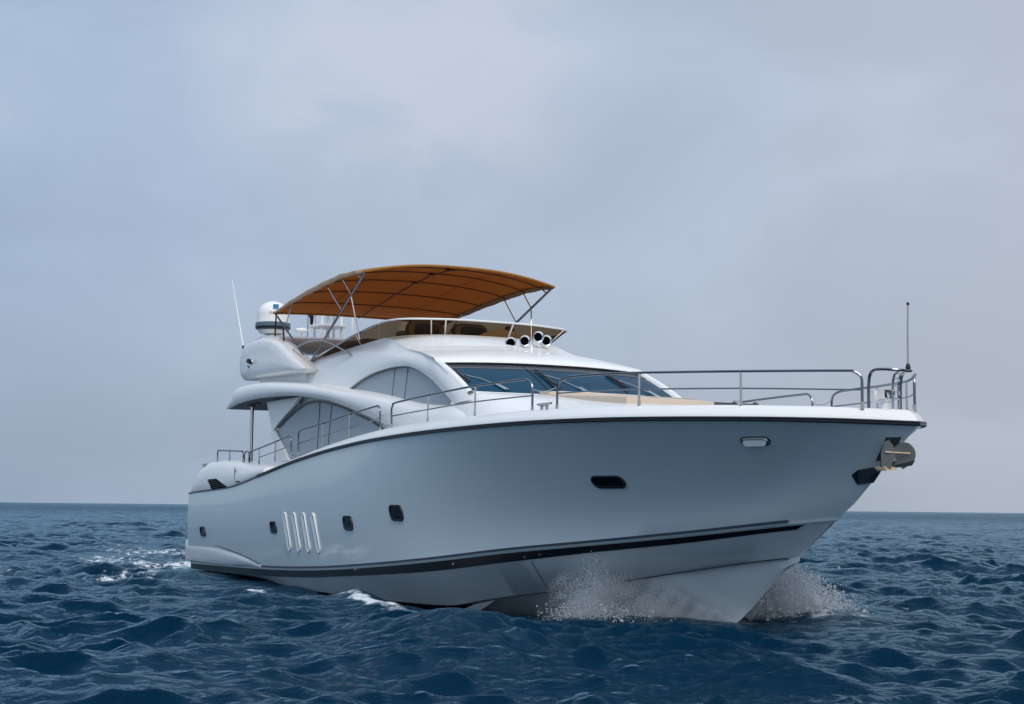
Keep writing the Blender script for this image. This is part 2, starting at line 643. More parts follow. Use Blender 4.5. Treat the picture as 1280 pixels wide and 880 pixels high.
mxs = n.new('ShaderNodeMixShader')
l.new(fr.outputs[0], mxs.inputs[0])
l.new(p.outputs[0], mxs.inputs[1])
l.new(fb.outputs[0], mxs.inputs[2])
l.new(mxs.outputs[0], n['Material Output'].inputs['Surface'])
sea = sea_mesh()
sea.data.materials.append(m)

# ------------------------------------------------------------------ hull
b_sheer = breadth(3.12, 24.50, 12, 4.6)
b_knee = breadth(2.98, 22.75, 9, 2.9)
b_chine = breadth(2.75, 22.00, 6, 2.4)
z_sheer = pchip([-0.3, 0.3, 3.6, 6.0, 8.72, 11.18, 13.33, 15.9, 18.65, 20.5, 22.5, 23.7, 24.6], [2.00, 2.03, 2.14, 2.37, 2.66, 2.85, 2.95, 3.00, 3.015, 3.00, 2.955, 2.91, 2.85])
z_top = pchip([-0.5, 3.1, 7.1, 9.76, 12.9, 15.04, 17.35, 19.1, 20.74, 22.44, 22.8], [0.17, 0.22, 0.30, 0.40, 0.59, 0.76, 0.99, 1.15, 1.32, 1.53, 1.57])
z_bot = pchip([-0.5, 5.54, 9.03, 11.9, 14.94, 17.25, 19.0, 20.67, 22.28, 22.7], [0.02, 0.10, 0.21, 0.37, 0.58, 0.83, 1.03, 1.22, 1.45, 1.50])
z_chine = pchip([-0.5, 4.6, 7.8, 10.55, 13.98, 14.6, 15.83, 17.83, 19.1, 20.14, 21.88, 22.0], [0.00, 0.03, -0.07, -0.08, -0.06, -0.03, 0.15, 0.42, 0.62, 0.79, 1.05, 1.06])
z_keel = pchip([-0.5, 8, 14, 17, 19.0, 20.41, 21.52, 22.0], [-0.55, -0.85, -0.9, -0.75, -0.52, 0.01, 0.76, 1.05])
z_stem_x = pchip([0.01, 0.76, 1.05, 1.72, 2.23, 2.85], [20.41, 21.52, 22.0, 23.07, 23.74, 24.5])

SG = 1 - (1 - np.linspace(0, 1, 110)) ** 1.75         # stations crowd towards the stem


def level(xs, xe, fy, fz):
    x = xs + (xe - xs) * SG
    return np.stack([x, np.maximum(fy(x), 0), fz(x)], 1)


L_sheer = level(0.02, 24.50, b_sheer, z_sheer)
L_gr = level(-0.20, 22.92, breadth(2.985, 22.92, 9, 2.9), lambda x: z_top(x) + 0.075)
L_gr2 = L_gr + np.stack([np.zeros(110), -0.012 * np.ones(110), -0.012 * np.ones(110)], 1)
L_gr2[:, 1] = np.maximum(L_gr2[:, 1], 0)
L_led = level(-0.22, 22.86, breadth(2.972, 22.86, 9, 2.9), lambda x: z_top(x) + 0.02)
L_t = level(-0.22, 22.80, breadth(2.962, 22.80, 9, 2.88), z_top)
L_b = level(-0.22, 22.68, breadth(2.94, 22.64, 9, 2.82), z_bot)
L_c = level(-0.10, 22.00, b_chine, z_chine)
L_c2 = L_c - np.array([0, 0.075, 0.012]) * np.minimum(1, L_c[:, 1:2] / 0.3)
L_c2[:, 1] = np.maximum(L_c2[:, 1], 0)
L_k = level(-0.10, 21.97, lambda x: 0 * x, z_keel)
mids = []
ramp = sstep(11, 22, L_sheer[:, 0])
for t in (0.86, 0.72, 0.58, 0.44, 0.30, 0.15):
    M_ = L_gr * (1 - t) + L_sheer * t
    z_ = M_[:, 2]
    hollow = 0.30 * ramp * np.minimum(1, M_[:, 1] / 0.9) * (t * (1 - t) * 4) ** 0.9 * (1 - 0.35 * t)
    bulge = 0.06 * (1 - ramp) * t * (1 - t) * 4
    M_[:, 1] = M_[:, 1] - hollow + bulge
    # keep the stem on its drawn profile
    M_[:, 0] += (z_stem_x(np.clip(z_, 0.01, 2.85)) - M_[-1, 0])[-1] * SG ** 6
    mids.append(M_)
bot_mid = 0.5 * (L_c2 + L_k)
bot_mid[:, 2] -= 0.05
rows = [L_sheer] + mids + [L_gr, L_gr2, L_led, L_t, L_b, L_c, L_c2, bot_mid, L_k]
hv = MB()
for sg in (1, -1):
    hv.loft([flip(r_, sg) for r_ in rows])
# transom
tr_rows = []
for r_ in rows:
    a = r_[0]
    tr_rows.append([(a[0], a[1] * q, a[2]) for q in np.linspace(1, -1, 9)])
hv.loft(tr_rows)
hull = hv.build('hull', 'hull_silver', sharp=28)
me = hull.data
me.materials.append(MAT['antifoul'])
me.materials.append(MAT['hull_gelcoat'])
for pl in me.polygons:
    c = pl.center
    if c.z < float(z_top(c.x)) - 0.004:
        pl.material_index = 2
    if c.x < 15.0 and c.z < float(z_chine(c.x)) - 0.004:
        pl.material_index = 1

hull_bm = BVHTree.FromPolygons([tuple(v.co) for v in me.vertices], [tuple(pl.vertices) for pl in me.polygons])


def on_hull(x, z, sg=1, off=0.0):
    """point and outward normal on the hull side (starboard-positive frame)"""
    hit, nrm, _, _ = hull_bm.ray_cast(Vector((x, -6.0, z)), Vector((0, 1, 0)))
    if hit is None:
        return None, None
    if nrm.y > 0:
        nrm = -nrm
    return np.array([hit.x + nrm.x * off, (-hit.y - nrm.y * off) * sg, hit.z + nrm.z * off]), np.array([nrm.x, -nrm.y * sg, nrm.z])


# black boot stripe, proud of the hull, slanted at its forward end
for sg in (1, -1):
    mb = MB()
    sel = np.linspace(0, 1, 120) ** 0.8
    xa = -0.20 + (22.42 + 0.20) * sel
    xb = -0.20 + (22.26 + 0.20) * sel
    o_ = 0.012
    by1 = breadth(2.962, 22.80, 9, 2.88)
    by2 = breadth(2.94, 22.68, 9, 2.82)
    t1 = np.stack([xa, by1(xa) + o_, z_top(xa) - 0.006], 1)
    t0 = np.stack([xa, by1(xa) - 0.02, z_top(xa) - 0.006], 1)
    u1 = np.stack([xb, by2(xb) + o_, z_bot(xb) + 0.004], 1)
    u0 = np.stack([xb, by2(xb) - 0.02, z_bot(xb) + 0.004], 1)
    mb.loft([flip(q, sg) for q in (t0, t1, u1, u0)])
    mb.build('boot_stripe', 'black_stripe')
    # thin blue-grey line above it, painting in the shadow of the groove
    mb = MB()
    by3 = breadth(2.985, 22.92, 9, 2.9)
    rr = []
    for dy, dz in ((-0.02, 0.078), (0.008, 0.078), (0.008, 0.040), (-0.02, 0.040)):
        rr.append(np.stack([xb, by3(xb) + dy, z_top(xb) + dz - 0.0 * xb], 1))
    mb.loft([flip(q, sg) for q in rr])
    mb.build('groove_shadow_line', 'groove_shadow_blue')

# ------------------------------------------------------------------ rubbing strake and bulwark cap
SC = 1 - (1 - np.linspace(0, 1, 130)) ** 1.8


def cap_curve(d, dz):
    """plan curve parallel to the sheer, d metres inboard, dz above it"""
    xe = 24.5 - 1.3 * d
    x = 6.0 + (xe - 6.0) * SC
    return np.stack([x, breadth(3.12 - d, xe, 12, 4.6)(x), z_sheer(6.0 + 18.5 * SC) + dz], 1)


xs_c = 6.0 + (24.5 - 6.0) * (1 - (1 - np.linspace(0, 1, 130)) ** 1.8)
for sg in (1, -1):
    mb = MB()
    sec = [(0.03, -0.034), (-0.022, -0.034), (-0.034, -0.022), (-0.034, -0.006), (-0.024, 0.0), (-0.024, 0.004), (-0.034, 0.010), (-0.034, 0.022), (-0.022, 0.030), (0.03, 0.030)]
    mb.loft([flip(cap_curve(a, b), sg) for a, b in sec])
    e0 = [flip(cap_curve(a, b), sg)[0] for a, b in sec]
    mb.add(e0, [tuple(range(len(e0)))])
    mb.build('rub_rail', 'rubber')

hcap = 0.11 + 0.10 * sstep(6.5, 14, xs_c) - 0.01 * sstep(22, 24.6, xs_c)
mb = MB()
for sg in (1, -1):
    rr = []
    for a, b in [(0.0, 0.12), (0.004, 0.2), (0.02, 0.36), (0.045, 0.50), (0.085, 0.72), (0.14, 0.88), (0.20, 0.97), (0.27, 1.0), (0.36, 0.98), (0.44, 0.80)]:
        c = cap_curve(a, hcap * b)
        rr.append(flip(c, sg))
    mb.loft(rr)
mb.build('bulwark_cap', 'deck_gelcoat', sharp=50)
deck_in = cap_curve(0.44, hcap * 0.80)
mb = MB()
fr_ = []
for t in np.linspace(1, -1, 13):
    c = deck_in.copy()
    c[:, 1] *= t
    c[:, 2] += 0.05 * (1 - t * t)
    fr_.append(c)
mb.loft(fr_)
mb.build('side_deck', 'deck_gelcoat', sharp=50)
# aft deck below the cockpit
mb = MB()
xa = np.linspace(0.05, 6.1, 20)
mb.loft([np.stack([xa, 3.05 * t + 0 * xa, z_sheer(xa) + 0.02], 1) for t in np.linspace(1, -1, 5)])
mb.build('cockpit_sole', 'teak')

# aft bulwark block with its rounded shoulder
zt_f = pchip([-0.02, 0.05, 0.25, 0.55, 1.2, 2.2, 3.8, 5.3, 6.4], [2.08, 2.35, 2.58, 2.70, 2.81, 2.83, 2.76, 2.65, 2.60])
xa = np.r_[np.linspace(-0.02, 0.6, 14), np.linspace(0.8, 6.45, 24)]
for sg in (1, -1):
    mb = MB()
    zb = z_sheer(xa) + 0.004
    zt = zt_f(xa)
    hgt = zt - zb
    rr = []
    for dy, fz in [(-0.07, 0.0), (0.0, 0.02), (0.012, 0.12), (0.01, 0.4), (-0.03, 0.7), (-0.10, 0.88), (-0.19, 0.97), (-0.30, 1.0), (-0.62, 1.0), (-0.68, 0.95), (-0.68, 0.0)]:
        rr.append(np.stack([xa, (3.06 + dy) + 0 * xa + 0.06 * sstep(4.5, 6.5, xa) * (dy > -0.05), zb + hgt * fz], 1))
    mb.loft([flip(q, sg) for q in rr])
    mb.add([flip(q[0], sg) for q in rr], [tuple(range(len(rr)))])
    mb.add([flip(q[-1], sg) for q in rr], [tuple(range(len(rr)))])
    blk = mb.build('aft_bulwark', 'deck_gelcoat', sharp=40)
    # dark seam under the block
    mb = MB()
    xs_ = np.linspace(-0.02, 5.95, 30)
    mb.loft([flip(np.stack([xs_, 3.118 + dy + 0 * xs_, z_sheer(xs_) + dz], 1), sg) for dy, dz in ((0.0, -0.03), (0.022, -0.03), (0.022, 0.0), (0.0, 0.0))])
    mb.build('seam_strip', 'rubber', blk)
    # louvred engine-room vent
    mb = MB()
    q = [(1.60, 2.345), (2.36, 2.36), (3.36, 2.145), (2.04, 2.075)]
    yv = 3.078
    pts = [(x, yv + 0.004, z) for x, z in q] + [(x, yv - 0.03, z) for x, z in q]
    mb.add([flip(p_, sg) for p_ in pts], [(0, 1, 2, 3), (0, 1, 5, 4), (1, 2, 6, 5), (2, 3, 7, 6), (3, 0, 4, 7)])
    vent = mb.build('engine_vent', 'deep_black', smooth=False)
    for k in range(5):
        f = (k + 0.7) / 5.6
        a = np.array([1.60, 2.345]) * (1 - f) + np.array([2.04, 2.075]) * f
        b = np.array([2.36, 2.36]) * (1 - f) + np.array([3.36, 2.145]) * f
        mb = MB()
        mb.tube([flip((a[0] + 0.05, yv + 0.012, a[1]), sg), flip((b[0] - 0.1, yv + 0.012, b[1]), sg)], 0.009, 5)
        mb.build('louvre', 'frame_grey', vent)
    # boarding gate seam, latch and step light
    mb = MB()
    mb.box(flip((3.98, 3.072, 2.45), sg), (0.012, 0.01, 0.34))
    mb.build('gate_seam', 'frame_grey', blk)
    mb = MB()
    mb.box(flip((4.03, 3.075, 2.53), sg), (0.035, 0.015, 0.08))
    mb.build('gate_latch', 'dark_plastic', blk)
    mb = MB()
    mb.box(flip((4.28, 3.085, 2.265), sg), (0.30, 0.015, 0.03))
    mb.build('step_light', 'dark_plastic', blk)

# stern wall between the two aft bulwarks
mb = MB()
mb.box((0.25, 0, 2.3), (0.3, 4.9, 0.62))
mb.build('transom_wall', 'deck_gelcoat')

# swim platform and its moulding running forward into the side
mb = MB()
xa = np.linspace(-1.25, 6.0, 40)
arc = pchip([-1.3, -0.2, 1.6, 3.6, 5.3, 6.05], [0.78, 0.775, 0.75, 0.62, 0.46, 0.36])(xa)
lo = 0.22 + 0.02 * xa / 6 + 0.05 * sstep(2, 6, xa)
yw = 3.045 - 0.55 * (np.clip(-xa - 0.45, 0, 1) / 0.8) ** 2 - 0.03 * sstep(2, 6, xa)
rr = [np.stack([xa, yw * t, arc], 1) for t in ()]
ring = []
for dy, f in [(-0.35, 1.0), (-0.015, 1.0), (0.0, 0.94), (0.012, 0.6), (0.0, 0.2), (-0.03, 0.05), (-0.08, 0.0), (-0.35, 0.0)]:
    ring.append(np.stack([xa, yw + dy, lo + (arc - lo) * f], 1))
for sg in (1, -1):
    mb.loft([flip(q, sg) for q in ring])
    mb.add([flip(q[-1], sg) for q in ring], [tuple(range(len(ring)))])
xe_ = xa[:8]
top = [np.stack([xe_, t * (yw[:8] - 0.2), arc[:8]], 1) for t in np.linspace(1, -1, 7)]
mb.loft(top)
bt = [np.stack([xe_, t * (yw[:8] - 0.2), lo[:8]], 1) for t in np.linspace(1, -1, 7)]
mb.loft(bt)
e = [(xa[0], t * (yw[0] - 0.05), arc[0]) for t in np.linspace(1, -1, 9)]
f_ = [(xa[0], t * (yw[0] - 0.05), lo[0]) for t in np.linspace(1, -1, 9)]
mb.loft([e, f_])
plat = mb.build('swim_platform', 'hull_gelcoat', sharp=40)
for sg in (1, -1):
    mb = MB()
    xs_ = xa[10:]
    c_ = np.stack([xs_, yw[10:] + 0.004, arc[10:] + 0.012], 1)
    mb.tube(flip(c_, sg), 0.014, 6)
    mb.build('moulding_seam', 'frame_grey', plat)

# ------------------------------------------------------------------ hull fittings
def frame_on_hull(x, z, sg):
    P, nn = on_hull(x, z, sg)
    nn = Vector(nn)
    u = Vector((0, 0, 1)).cross(nn)
    u.normalize()
    if u.x < 0:
        u = -u
    v = u.cross(nn)
    if v.z < 0:
        v = -v
    return Vector(P), u, v, nn


def rounded(w, h, r, n=6, shear=0.0):
    pts = []
    for cx, cy, a0 in ((w / 2 - r, h / 2 - r, 0), (-w / 2 + r, h / 2 - r, 90), (-w / 2 + r, -h / 2 + r, 180), (w / 2 - r, -h / 2 + r, 270)):
        for k in range(n + 1):
            a = R(a0 + 90 * k / n)
            y_ = cy + r * math.sin(a)
            pts.append((cx + r * math.cos(a) + shear * y_, y_))
    return pts


def porthole(x, z, w, h, r, sg, shear):
    P, u, v, nn = frame_on_hull(x, z, sg)
    o_ = rounded(w, h, r, shear=shear)
    i_ = rounded(w - 0.07, h - 0.07, max(r - 0.03, 0.03), shear=shear)
    rows_ = []
    for pts, d in ((o_, -0.03), (o_, 0.012), ([(a * 0.985, b * 0.98) for a, b in o_], 0.024), ([(a * 1.03, b * 1.04) for a, b in i_], 0.024), (i_, 0.016), (i_, 0.004)):
        rows_.append([P + u * a + v * b + nn * d for a, b in pts])
    mb = MB()
    mb.loft(rows_, closed=True)
    fo = mb.build('porthole', 'rubber')
    mb = MB()
    g = [P + u * a + v * b + nn * 0.006 for a, b in i_]
    mb.add(g, [tuple(range(len(g)))])
    mb.build('porthole_glass', 'port_glass', fo, smooth=False)
    return fo


for sg in (1, -1):
    for x, z, w, h, r, s_ in ((1.42, 1.03, 0.48, 0.25, 0.10, -0.22), (7.22, 1.23, 0.44, 0.27, 0.10, -0.22), (11.80, 1.385, 0.46, 0.29, 0.11, -0.18), (13.98, 1.60, 0.50, 0.30, 0.11, -0.18), (19.90, 2.12, 0.64, 0.225, 0.11, -0.15)):
        porthole(x, z, w, h, r, sg, s_)
    # four air intake slots in the topsides
    for k in range(4):
        x0, x1 = 8.00 + 0.61 * k, 8.24 + 0.61 * k
        za, zb_ = 1.53, 0.78
        mb, md = MB(), MB()
        P, u, v, nn = frame_on_hull(0.5 * (x0 + x1), 0.5 * (za + zb_), sg)
        up = (Vector((x0 - x1, 0, za - zb_))).normalized()
        up = (up - nn * up.dot(nn)).normalized()
        sd = up.cross(nn)
        if sd.x < 0:
            sd = -sd
        o_ = rounded(0.23, 0.86, 0.114, n=8)
        i_ = rounded(0.215, 0.845, 0.106, n=8)
        mb.loft([[P + sd * a + up * b + nn * d for a, b in q] for q, d in ((o_, -0.02), (o_, 0.018), (i_, 0.024))], closed=True)
        sc = []
        for t in np.linspace(0, 1, 7):
            sc.append([P + sd * (a * (1 - t) + t * 0.075) + up * (b * (1 - 0.10 * t)) + nn * (0.024 - 0.012 * math.sin(t * math.pi / 2)) for a, b in i_])
        mb.loft(sc, closed=True)
        slot = mb.build('air_intake', 'slot_white', sharp=50)
        md.loft([[P + sd * (0.030 + 0.066 * math.sin(s2) ** 0.5 + w_) + up * (0.375 * math.cos(s2) + 0.02) + nn * 0.0255 for s2 in np.linspace(0.12, math.pi - 0.12, 18)] for w_ in (-0.022, 0.0)])
        md.build('intake_shadow_lip', 'interior_dark', slot)
    # polished fairlead near the bow
    P, u, v, nn = frame_on_hull(22.62, 2.66, sg)
    o_ = rounded(0.40, 0.15, 0.074, n=8)
    i_ = rounded(0.33, 0.095, 0.046, n=8)
    mb = MB()
    mb.loft([[P + u * a + v * b + nn * d for a, b in q] for q, d in ((o_, -0.02), (o_, 0.015), ([(a * 0.97, b * 0.9) for a, b in o_], 0.03), ([(a * 1.02, b * 1.06) for a, b in i_], 0.03), (i_, 0.02), (i_, 0.004))], closed=True)
    fl = mb.build('fairlead', 'steel', sharp=60)
    mf = MB()
    hood = [P + u * (a * 1.02) + v * (b * 1.02 + 0.018) + nn * (0.012 + 0.060 * (0.5 - b / 0.095)) for a, b in i_]
    mf.loft([[P + u * (a * 1.02) + v * (b * 1.02) + nn * 0.004 for a, b in i_], hood], closed=True)  # hood: outline of the tilted white face standing in for reflected sky
    mf.add(hood, [tuple(range(len(hood)))])
    mf.build('fairlead_glint', 'slot_white', fl, smooth=False)  # white tilted face stands in for sky reflected in the polished metal
    mb = MB()
    o2 = rounded(0.43, 0.18, 0.09, n=8)
    mb.loft([[P + u * a + v * b + nn * d for a, b in q] for q, d in ((o2, -0.03), (o2, 0.006), (o_, 0.008))], closed=True)
    mb.build('fairlead_gasket', 'rubber', fl)
    # dark tube painting in the shadow line under the chine
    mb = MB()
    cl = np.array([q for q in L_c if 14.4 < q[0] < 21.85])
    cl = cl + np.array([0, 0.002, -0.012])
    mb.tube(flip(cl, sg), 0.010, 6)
    mb.build('chine_shadow_line', 'frame_grey', hull)
    # small discharge outlets and a vertical seam
    for x, z in ((11.9, 0.49), (15.7, 0.74), (17.6, 0.92), (17.95, 0.97)):
        P, nn = on_hull(x, z, sg)
        mb = MB()
        mb.lathe([(0.004, 0.03), (0.028, 0.028), (0.03, 0.0)], P, nn, 10)
        mb.build('discharge_outlet', 'steel')
    pts = []
    for t in np.linspace(0, 1, 9):
        P, nn = on_hull(17.68 - 0.33 * t, 0.86 - 0.44 * t, sg, 0.002)
        if P is not None:
            pts.append(P)
    mb = MB()
    mb.tube(pts, 0.006, 5)
    mb.build('hull_seam', 'frame_grey')
    # spray wedge where the bottom paint starts
    mb = MB()
    a_, n_ = on_hull(15.5, 0.02, sg)
    mb.add([flip(q, sg) for q in ((14.6, 2.12, -0.20), (15.3, 1.98, 0.02), (15.9, 1.86, 0.13), (15.0, 1.90, -0.22), (14.75, 2.18, -0.19))], [(0, 4, 1), (1, 4, 3, 2), (0, 1, 2, 3)])
    mb.build('spray_wedge', 'hull_gelcoat')

# ------------------------------------------------------------------ lower house: flybridge overhang sweeping down into the house side
SWT = [(1.98, 2.75, 4.16), (2.1, 2.75, 4.35), (2.44, 2.75, 4.56), (2.78, 2.75, 4.67), (4.47, 2.75, 4.65), (6.3, 2.74, 4.52), (7.85, 2.69, 4.38), (8.82, 2.66, 4.26), (9.74, 2.63, 4.15), (10.82, 2.59, 4.02), (11.85, 2.56, 3.88), (12.7, 2.53, 3.75), (13.55, 2.50, 3.64), (14.42, 2.47, 3.57), (15.27, 2.44, 3.53), (16.0, 2.38, 3.36)]
SWB = [(1.95, 2.75, 4.12), (2.3, 2.75, 4.15), (2.62, 2.75, 4.18), (2.9, 2.75, 4.21), (4.37, 2.75, 4.245), (6.3, 2.74, 4.20), (7.62, 2.70, 4.12), (8.6, 2.66, 4.02), (9.3, 2.64, 3.94), (10.2, 2.61, 3.77), (11.0, 2.58, 3.60), (11.6, 2.56, 3.46), (12.2, 2.55, 3.32), (12.8, 2.55, 3.16), (14.0, 2.58, 3.10), (15.2, 2.56, 3.06), (16.0, 2.46, 3.06)]
NT = 130
T_, B_ = para(SWT, NT), para(SWB, NT)
mb = MB()
rows_ = []
hgt = (T_[:, 2] - B_[:, 2])[:, None]
dzv = np.array([0, 0, 1.0])


def sw_row(dy, f, dz=0.0):
    r_ = B_ * (1 - f) + T_ * f
    r_ = r_.copy()
    r_[:, 1] += dy * np.minimum(1, hgt[:, 0] / 0.3)
    r_[:, 2] += dz
    return r_


sec = [(0.0, 0.0), (-0.9, 1)]
outer = [sw_row(-0.10, 0.0, 0.015), sw_row(-0.03, 0.0), sw_row(0.0, 0.10), sw_row(0.02, 0.30), sw_row(0.015, 0.55), sw_row(-0.02, 0.78), sw_row(-0.09, 0.92), sw_row(-0.20, 0.99), sw_row(-0.34, 1.0, 0.008), sw_row(-0.62, 1.0, 0.01)]
full = [flip(r_, 1) for r_ in outer]
tops = [outer[-1] * np.array([1, t, 1]) for t in np.linspace(1, -1, 7)[1:-1]]
bots = [outer[0] * np.array([1, t, 1]) for t in np.linspace(1, -1, 7)[1:-1]]
loop = [flip(r_, 1) for r_ in outer] + tops + [flip(r_, -1) for r_ in outer[::-1]] + bots[::-1]
loop.append(loop[0])
mb.loft(loop)
for e_ in (0, -1):
    mb.add([r_[e_] for r_ in loop[:-1]], [tuple(range(len(loop) - 1))])
overhang = mb.build('flybridge_overhang', 'deck_gelcoat', sharp=50)
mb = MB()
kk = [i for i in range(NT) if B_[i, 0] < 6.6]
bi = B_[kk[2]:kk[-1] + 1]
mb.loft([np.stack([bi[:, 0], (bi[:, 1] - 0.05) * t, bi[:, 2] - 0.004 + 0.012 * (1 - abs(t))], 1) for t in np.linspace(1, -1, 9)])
mb.build('cockpit_soffit', 'soffit_grey', overhang)  # ceiling panel, darker grey-blue than the overhang

# saloon walls behind the side glass, aft bulkhead and the fixed wing panels
W1arch = [(4.96, 2.38, 3.44), (5.32, 2.36, 3.6), (5.74, 2.35, 3.75), (6.27, 2.33, 3.89), (6.9, 2.32, 4.0), (7.45, 2.32, 4.02), (7.89, 2.32, 4.00), (8.43, 2.33, 3.94), (8.97, 2.34, 3.86), (9.59, 2.35, 3.75), (10.25, 2.36, 3.61), (10.88, 2.37, 3.48), (11.45, 2.39, 3.35), (11.83, 2.4, 3.22)]


def y_s1(z):
    return 2.42 - 0.1 * (z - 3.0)


for sg in (1, -1):
    A_ = spline(W1arch, 60)
    # lower edge of the glass: raked aft end, then level behind the bulwark
    xlo = 6.25 + (11.95 - 6.25) * np.linspace(0, 1, 60)
    Bt = np.stack([xlo, y_s1(2.75) + 0 * xlo, 2.72 + 0.25 * np.linspace(0, 1, 60)], 1)
    # aft strip: the raked end from the tip down to the sill
    mb = MB()
    rows_ = [A_ * (1 - t) + Bt * t for t in np.linspace(0, 1, 8)]
    mb.loft([flip(q, sg) for q in rows_])
    mb.loft([flip(q - np.array([0, 0.05, 0]), sg) for q in rows_])
    win = mb.build('saloon_window', 'window_cover')
    for a_, b_ in (((7.9, 2.325, 4.0), (8.12, 2.44, 2.85)), ((8.71, 2.335, 3.90), (8.79, 2.44, 2.9))):
        mb = MB()
        mb.tube([flip(np.array(a_) + (0, 0.006, 0), sg), flip(np.array(b_) + (0, 0.006, 0), sg)], 0.008, 5)
        mb.build('window_seam', 'frame_grey', win)
    # frame following the arch, thickest at its aft edge
    mb = MB()
    ctr = spline([(6.22, 2.44, 2.76)] + W1arch, 80)
    wd = 0.020 + 0.034 * np.exp(-((np.linspace(0, 1, 80) - 0.30) / 0.13) ** 2)
    mb.tube(flip(ctr + np.array([0, 0.012, 0]), sg), wd, 7)
    mb.build('window_frame', 'frame_grey', win)
    # white house side around the glass
    mb = MB()
    xx = np.linspace(6.4, 16.0, 50)
    zt = np.interp(xx, [p_[0] for p_ in SWT], [p_[2] for p_ in SWT]) - 0.12
    rows_ = []
    for t in np.linspace(0, 1, 6):
        z_ = 2.7 + (zt - 2.7) * t
        rows_.append(np.stack([xx, y_s1(z_) - 0.06, z_], 1))
    mb.loft([flip(q, sg) for q in rows_])
    mb.build('house_side', 'deck_gelcoat')
    # fixed wing panel under the overhang and the strut below it
    mb = MB()
    tri = [(4.30, 4.19), (6.75, 4.17), (6.2, 3.93), (5.74, 3.79), (5.32, 3.64), (5.0, 3.49), (4.95, 3.42)]
    mb.loft([[flip((x, 2.46 + dy - 0.05 * (z - 3.4), z), sg) for x, z in tri] for dy in (0, -0.07)], closed=True, cap=True)
    mb.build('wing_panel', 'deck_gelcoat', smooth=False)
    mb = MB()
    st = [(4.93, 3.45), (5.08, 3.47), (6.30, 2.74), (5.62, 2.72)]
    mb.loft([[flip((x, 2.50 + dy, z), sg) for x, z in st] for dy in (0, -0.08)], closed=True, cap=True)
    mb.build('wing_strut', 'deck_gelcoat', smooth=False)
    # cockpit roof pole
    mb = MB()
    mb.tube([flip((3.04, 2.38, 2.55), sg), flip((3.0, 2.38, 4.22), sg)], 0.045, 12)
    pole = mb.build('roof_pole', 'steel')
    mb = MB()
    mb.lathe([(0.05, 0), (0.10, 0.04), (0.10, 0.06)], flip((3.0, 2.38, 4.14), sg), (0, 0, 1), 14)
    mb.box(flip((3.15, 2.38, 4.205), sg), (0.8, 0.10, 0.03))
    mb.build('pole_bracket', 'frame_grey', pole)
mb = MB()
mb.box((6.45, 0, 3.3), (0.08, 4.7, 1.6))
mb.build('saloon_bulkhead', 'window_cover')

# ------------------------------------------------------------------ upper house: sides with arched window
def y_s2(z):
    z = np.asarray(z, float)
    return 2.30 - 0.2 * (z - 3.8) - 0.2 * np.clip(z - 4.4, 0, None)


S2_U = [(5.6, 2.05, 4.80), (6.21, 1.93, 5.03), (7.14, 1.9, 5.10), (8.0, 1.89, 5.13), (8.7, 1.88, 5.15), (9.3, 1.87, 5.17), (9.8, 1.865, 5.185), (10.25, 1.86, 5.19), (10.6, 1.86, 5.18), (11.4, 1.93, 5.01), (12.2, 2.03, 4.80), (12.9, 2.10, 4.69), (13.5, 2.18, 4.57), (14.08, 2.26, 4.40), (14.75, 2.28, 4.10), (15.43, 2.31, 3.79), (15.85, 2.33, 3.58)]
S2_L = [(5.6, 2.12, 4.50), (6.6, 2.15, 4.42), (7.7, 2.19, 4.32), (8.5, 2.21, 4.22), (9.18, 2.225, 4.15), (9.78, 2.2, 4.30), (10.41, 2.18, 4.41), (11.02, 2.16, 4.46), (11.65, 2.15, 4.48), (12.39, 2.16, 4.44), (12.98, 2.19, 4.34), (13.45, 2.215, 4.21), (13.85, 2.245, 4.08), (14.21, 2.27, 3.93), (14.60, 2.30, 3.77), (14.92, 2.33, 3.63), (15.1, 2.35, 3.53)]
S2_M = [(5.6, 2.09, 4.68), (6.6, 2.03, 4.86), (7.7, 1.97, 5.0), (8.5, 1.955, 5.02), (9.18, 1.955, 5.02), (9.78, 1.96, 4.995), (10.3, 1.97, 4.965), (10.75, 1.99, 4.925), (11.2, 2.005, 4.885), (11.75, 2.03, 4.80), (12.35, 2.055, 4.735), (12.95, 2.10, 4.64), (13.5, 2.17, 4.50), (14.05, 2.25, 4.375), (14.75, 2.28, 4.10), (15.43, 2.31, 3.79), (15.85, 2.33, 3.58)]
U_, M_c, Lw = para(S2_U, 120), para(S2_M, 120), para(S2_L, 120)
